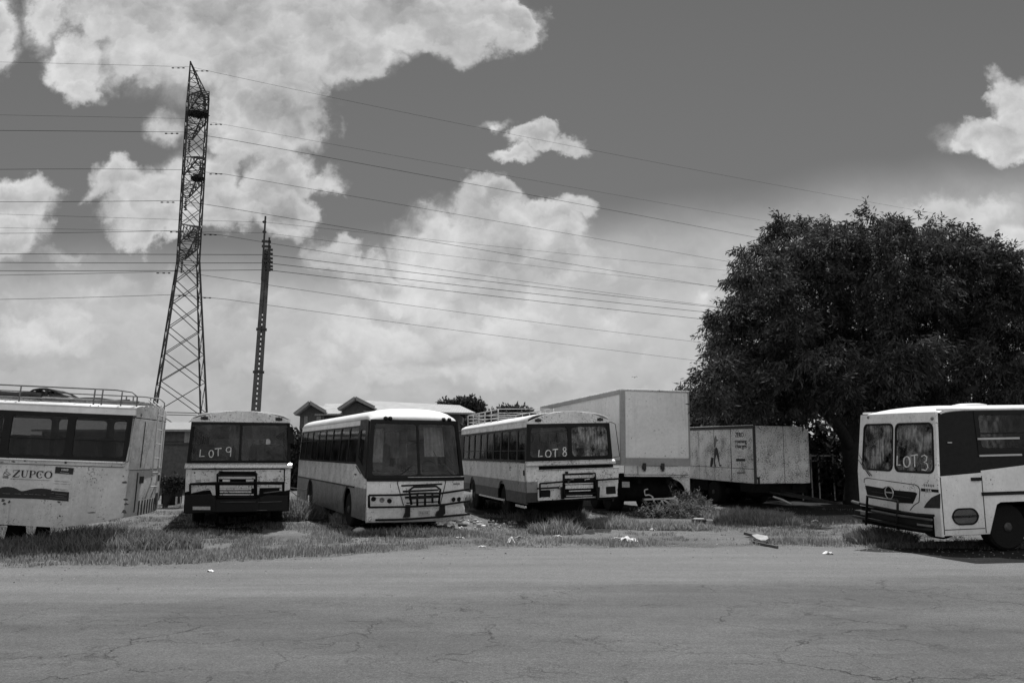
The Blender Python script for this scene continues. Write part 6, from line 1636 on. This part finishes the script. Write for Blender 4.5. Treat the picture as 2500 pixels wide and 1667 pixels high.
# near-black sheets painting shade under the tree and vehicles, each with a ragged outline
M['ground_shade'] = plain('painted_ground_shade', .020, .95, .5, 7, spec=.1)
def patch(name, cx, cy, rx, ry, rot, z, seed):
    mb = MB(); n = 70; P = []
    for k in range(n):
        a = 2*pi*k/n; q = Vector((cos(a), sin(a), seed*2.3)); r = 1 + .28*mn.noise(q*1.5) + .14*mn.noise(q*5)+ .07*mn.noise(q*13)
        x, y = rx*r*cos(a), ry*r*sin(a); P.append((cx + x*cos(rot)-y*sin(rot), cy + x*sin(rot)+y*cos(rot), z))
    mb.add(P, [tuple(range(n))]); o = mb.build(name, M['ground_shade']); tag(o, kind='structure')
patch('painted_tree_shade', 13.2, 31.0, 6.6, 5.9, .05, .003, 1)
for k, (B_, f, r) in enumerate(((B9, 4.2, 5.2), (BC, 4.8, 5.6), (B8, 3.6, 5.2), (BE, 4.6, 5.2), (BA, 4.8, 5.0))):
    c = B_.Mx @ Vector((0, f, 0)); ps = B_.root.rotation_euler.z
    patch('painted_underbody_shade', c.x - .05, c.y - .7, 1.6, r, ps, .0025 + .0006*k, k+2)
patch('painted_underbody_shade', 4.0, 27.5, 1.8, 3.2, .2, .0058, 9)
# ------------------------------------------------------------------ small things on the ground
M['stone'] = plain('stone', .3, .9, .3, 5, bump=.5); M['paper'] = plain('paper_litter', .7, .8, .15, 12); M['board'] = plain('grey_board', .25, .9, .3, 7)
def rock(name, label, cat, c, r, mat, seed, sq=(1, 1, .7), group=None, sub=2, amp=.35):
    bm = bmesh.new(); bmesh.ops.create_icosphere(bm, subdivisions=sub, radius=r)
    for v in bm.verts:
        d = v.co.normalized(); k = 1 + amp*mn.noise(d*1.7 + Vector((seed*3.1, 0, 0))); v.co = Vector((v.co.x*sq[0], v.co.y*sq[1], v.co.z*sq[2]))*k
    me = bpy.data.meshes.new(name); bm.to_mesh(me); bm.free(); me.materials.append(M[mat]); o = bpy.data.objects.new(name, me); COL.objects.link(o)
    o.location = c; o.rotation_euler = (0, 0, seed); tag(o, label, cat, group); return o
rock('rock', 'pale round rock in the grass before the coach front wheel', 'rock', gnd(878, 1305)+Vector((0, 0, .06)), .17, 'stone', 3)
mb = MB(); prs = [(.27, -.05), (.26, .08), (.24, .2), (.235, .34), (.20, .37)]
mb.lathe(prs, (0, 0, 0), 'z', 14); mb.v = [(x*(1+.16*mn.noise((x*5, y*5, z*3))), y*(1+.16*mn.noise((x*5+4, y*5, z*3))), z) for x, y, z in mb.v]
o = mb.build('stump', M['bark']); o.location = gnd(1707, 1288); o.scale = (.8, .8, .62); tag(o, 'dark stump with a flat pale top beside the brush heap', 'stump')
mb = MB(); mb.lathe([(.19, .35), (.17, .385)], (0, 0, 0), 'z', 11); mb.build('cut_top', M['stone'], o)
# rubble heap right of the coach: every lump a stone
rub = [(1070+random.random()**.8*190, 1268+random.random()*22) for _ in range(64)]
for i, (u, v) in enumerate(rub):
    if v < 1262 + (u-1060)*.05: v += 6
    r = random.uniform(.03, .10)
    rock('rubble_stone', 'lump of broken rubble in the heap right of the coach', 'rubble', gnd(u, v)+Vector((0, 0, r*.4)), r, random.choice(['stone', 'stone', 'board', 'rustpatch', 'paper']), i, (1, random.uniform(.6, 1), random.uniform(.4, .9)), 'rubble beside the coach', sub=1)
def crumple(name, label, c, sx, sy, h, mat, seed, cat='litter', group='litter on the verge'):
    mb = MB(); R = random.Random(seed); n, m_ = 9, 7
    ph = R.random()*9
    def f(i, j):
        x = (i-.5)*sx*(1+.3*mn.noise((i*3, j*3, ph))); y = (j-.5)*sy*(1+.3*mn.noise((j*4, i*2, ph+3)))
        return (x, y, h*(.15+.5+.8*mn.noise((i*3.3+ph, j*3.3, ph)))*(1-abs(2*i-1)**3*.7))
    mb.grid(n, m_, f); o = mb.build(name, M[mat], solid=.004, normals=False); o.location = c; tag(o, label, cat, group); return o
crumple('litter', 'white crumpled bag in the verge grass left of centre', gnd(1247, 1328), .16, .16, .16, 'paper', 1)
crumple('litter', 'large torn white plastic sheet on the verge, right of centre', gnd(1535, 1322), .36, .25, .11, 'paper', 2)
crumple('litter', 'long strip end of the torn white sheet on the verge', gnd(1508, 1316), .28, .06, .05, 'paper', 3)
crumple('litter', 'small white paper on the sandy margin near the LOT 3 bus', gnd(2022, 1353), .17, .10, .06, 'paper', 4)
crumple('litter', 'tiny white scrap on the margin at the left', gnd(513, 1395), .10, .08, .03, 'paper', 5)
crumple('litter', 'white scrap in the shade under the LOT 8 bus', gnd(1401, 1262), .3, .1, .08, 'paper', 6)
crumple('litter', 'pale scrap beside the grass clump in front of the LOT 8 bus', gnd(1360, 1310), .22, .06, .04, 'paper', 7)
crumple('litter', 'pale rag in the grass between coach and LOT 8 bus', gnd(1270, 1314), .22, .1, .06, 'board', 8)
crumple('litter', 'pale scrap near the brush heap', gnd(1592, 1295), .12, .1, .06, 'paper', 9)
crumple('litter', 'thin white scrap at the edge of the shade left of the LOT 3 bus', gnd(1990, 1274), .22, .08, .06, 'paper', 10)
crumple('litter', 'flattened pale scrap left of the torn white sheet in the grass', gnd(1122, 1313), .2, .06, .03, 'paper', 12)
crumple('litter', 'faint white scrap at the grass edge below the rubble', gnd(1177, 1335), .14, .05, .03, 'paper', 13)
# broken boards
bd = empty('broken_board', gnd(1865, 1328)); tag(bd, 'broken weathered board with rounded cut-out lying in the verge grass', 'board'); l0 = bd.location
mb = MB(); P = [gnd(u, v) for u, v in ((1836, 1317), (1848, 1316), (1860, 1319), (1874, 1322), (1877, 1327), (1870, 1330), (1858, 1329), (1846, 1324))]
mb.plate([(p.x-l0.x, p.y-l0.y) for p in P], lambda a, b_, d: (a, b_, d + .05 + .04*sin(a*3)), 0, .05); mb.build('panel', M['board'], bd)
mb = MB(); mb.bar(gnd(1822, 1310)-l0+Vector((0, 0, .08)), gnd(1845, 1313)-l0+Vector((0, 0, .05)), .14, .06); mb.build('batten', M['rustpatch'], bd); mb = MB(); mb.bar(gnd(1840, 1327)-l0+Vector((0, 0, .03)), gnd(1898, 1339)-l0+Vector((0, 0, .03)), .05, .05); mb.build('batten', M['rustpatch'], bd)
# bent truss frame in the brush
tf = empty('bent_truss', gnd(1600, 1262)); tag(tf, 'bent pale steel truss frame standing in weeds before the box trailer', 'metal frame'); l0 = tf.location; Yf = l0.y
q = lambda x, y: at(1540 + x/10.69, 1170 + y/10.69, Yf) - l0
mb = MB()
for a, b_, w_ in (((350, 520), (1200, 490), .05), ((1200, 490), (1240, 790), .06), ((790, 510), (870, 690), .05), ((830, 510), (1230, 780), .05), ((650, 640), (830, 745), .03), ((700, 650), (790, 580), .025), ((1150, 440), (1200, 500), .05), ((560, 440), (640, 640), .04), ((1090, 500), (1190, 545), .03)):
    mb.bar(q(*a), q(*b_), w_)
mb.build('truss_bars', M['rail'], tf)
mb = MB(); mb.bar(q(370, 265), q(450, 250), .03); mb.bar(q(360, 265), q(360, 330), .03); mb.bar(q(350, 300), q(375, 410), .02); mb.bar(q(375, 410), q(480, 400), .04); mb.bar(q(480, 400), q(560, 440), .03); mb.build('bent_bar', M['rail'], tf)
mb = MB(); mb.tube([q(440, 610), q(440, 900)], .02, 5); mb.build('upright', M['steel'], tf)
# pale stick leaning in the shade
mb = MB(); a = at(1888, 1212, 25.5); c_ = at(1932, 1230, 25.0); mb.tube([a, a.lerp(c_, .5)+Vector((0, 0, .02)), c_], [.03, .035, .02], 6); o = mb.build('broken_branch', M['stone']); tag(o, 'pale broken branch sticking out of the shade right of the low trailer', 'branch')
# small bird in the sky
bd = empty('bird', at(1549, 921, 50)); bd.scale = (.45,)*3; tag(bd, 'tiny dark bird flying above the box trailer', 'bird')
mb = MB(); mb.lathe([(.0, -.16), (.04, -.1), (.055, 0), (.035, .1), (.012, .2), (.03, .26)], (0, 0, 0), 'x', 10)
for s in (-1, 1): mb.add([(-.05, 0, .02), (.06, 0, .02), (.10, s*.25, .12), (0, s*.28, .14), (.14, s*.5, .06), (-.05, 0, .0), (.06, 0, .0)], [(0, 1, 2, 3), (3, 2, 4)])
mb.build('body', M['ink'], bd).rotation_euler = (0, .2, 1.2)
# flat pale sheet of ground cloth lying under the box trailer
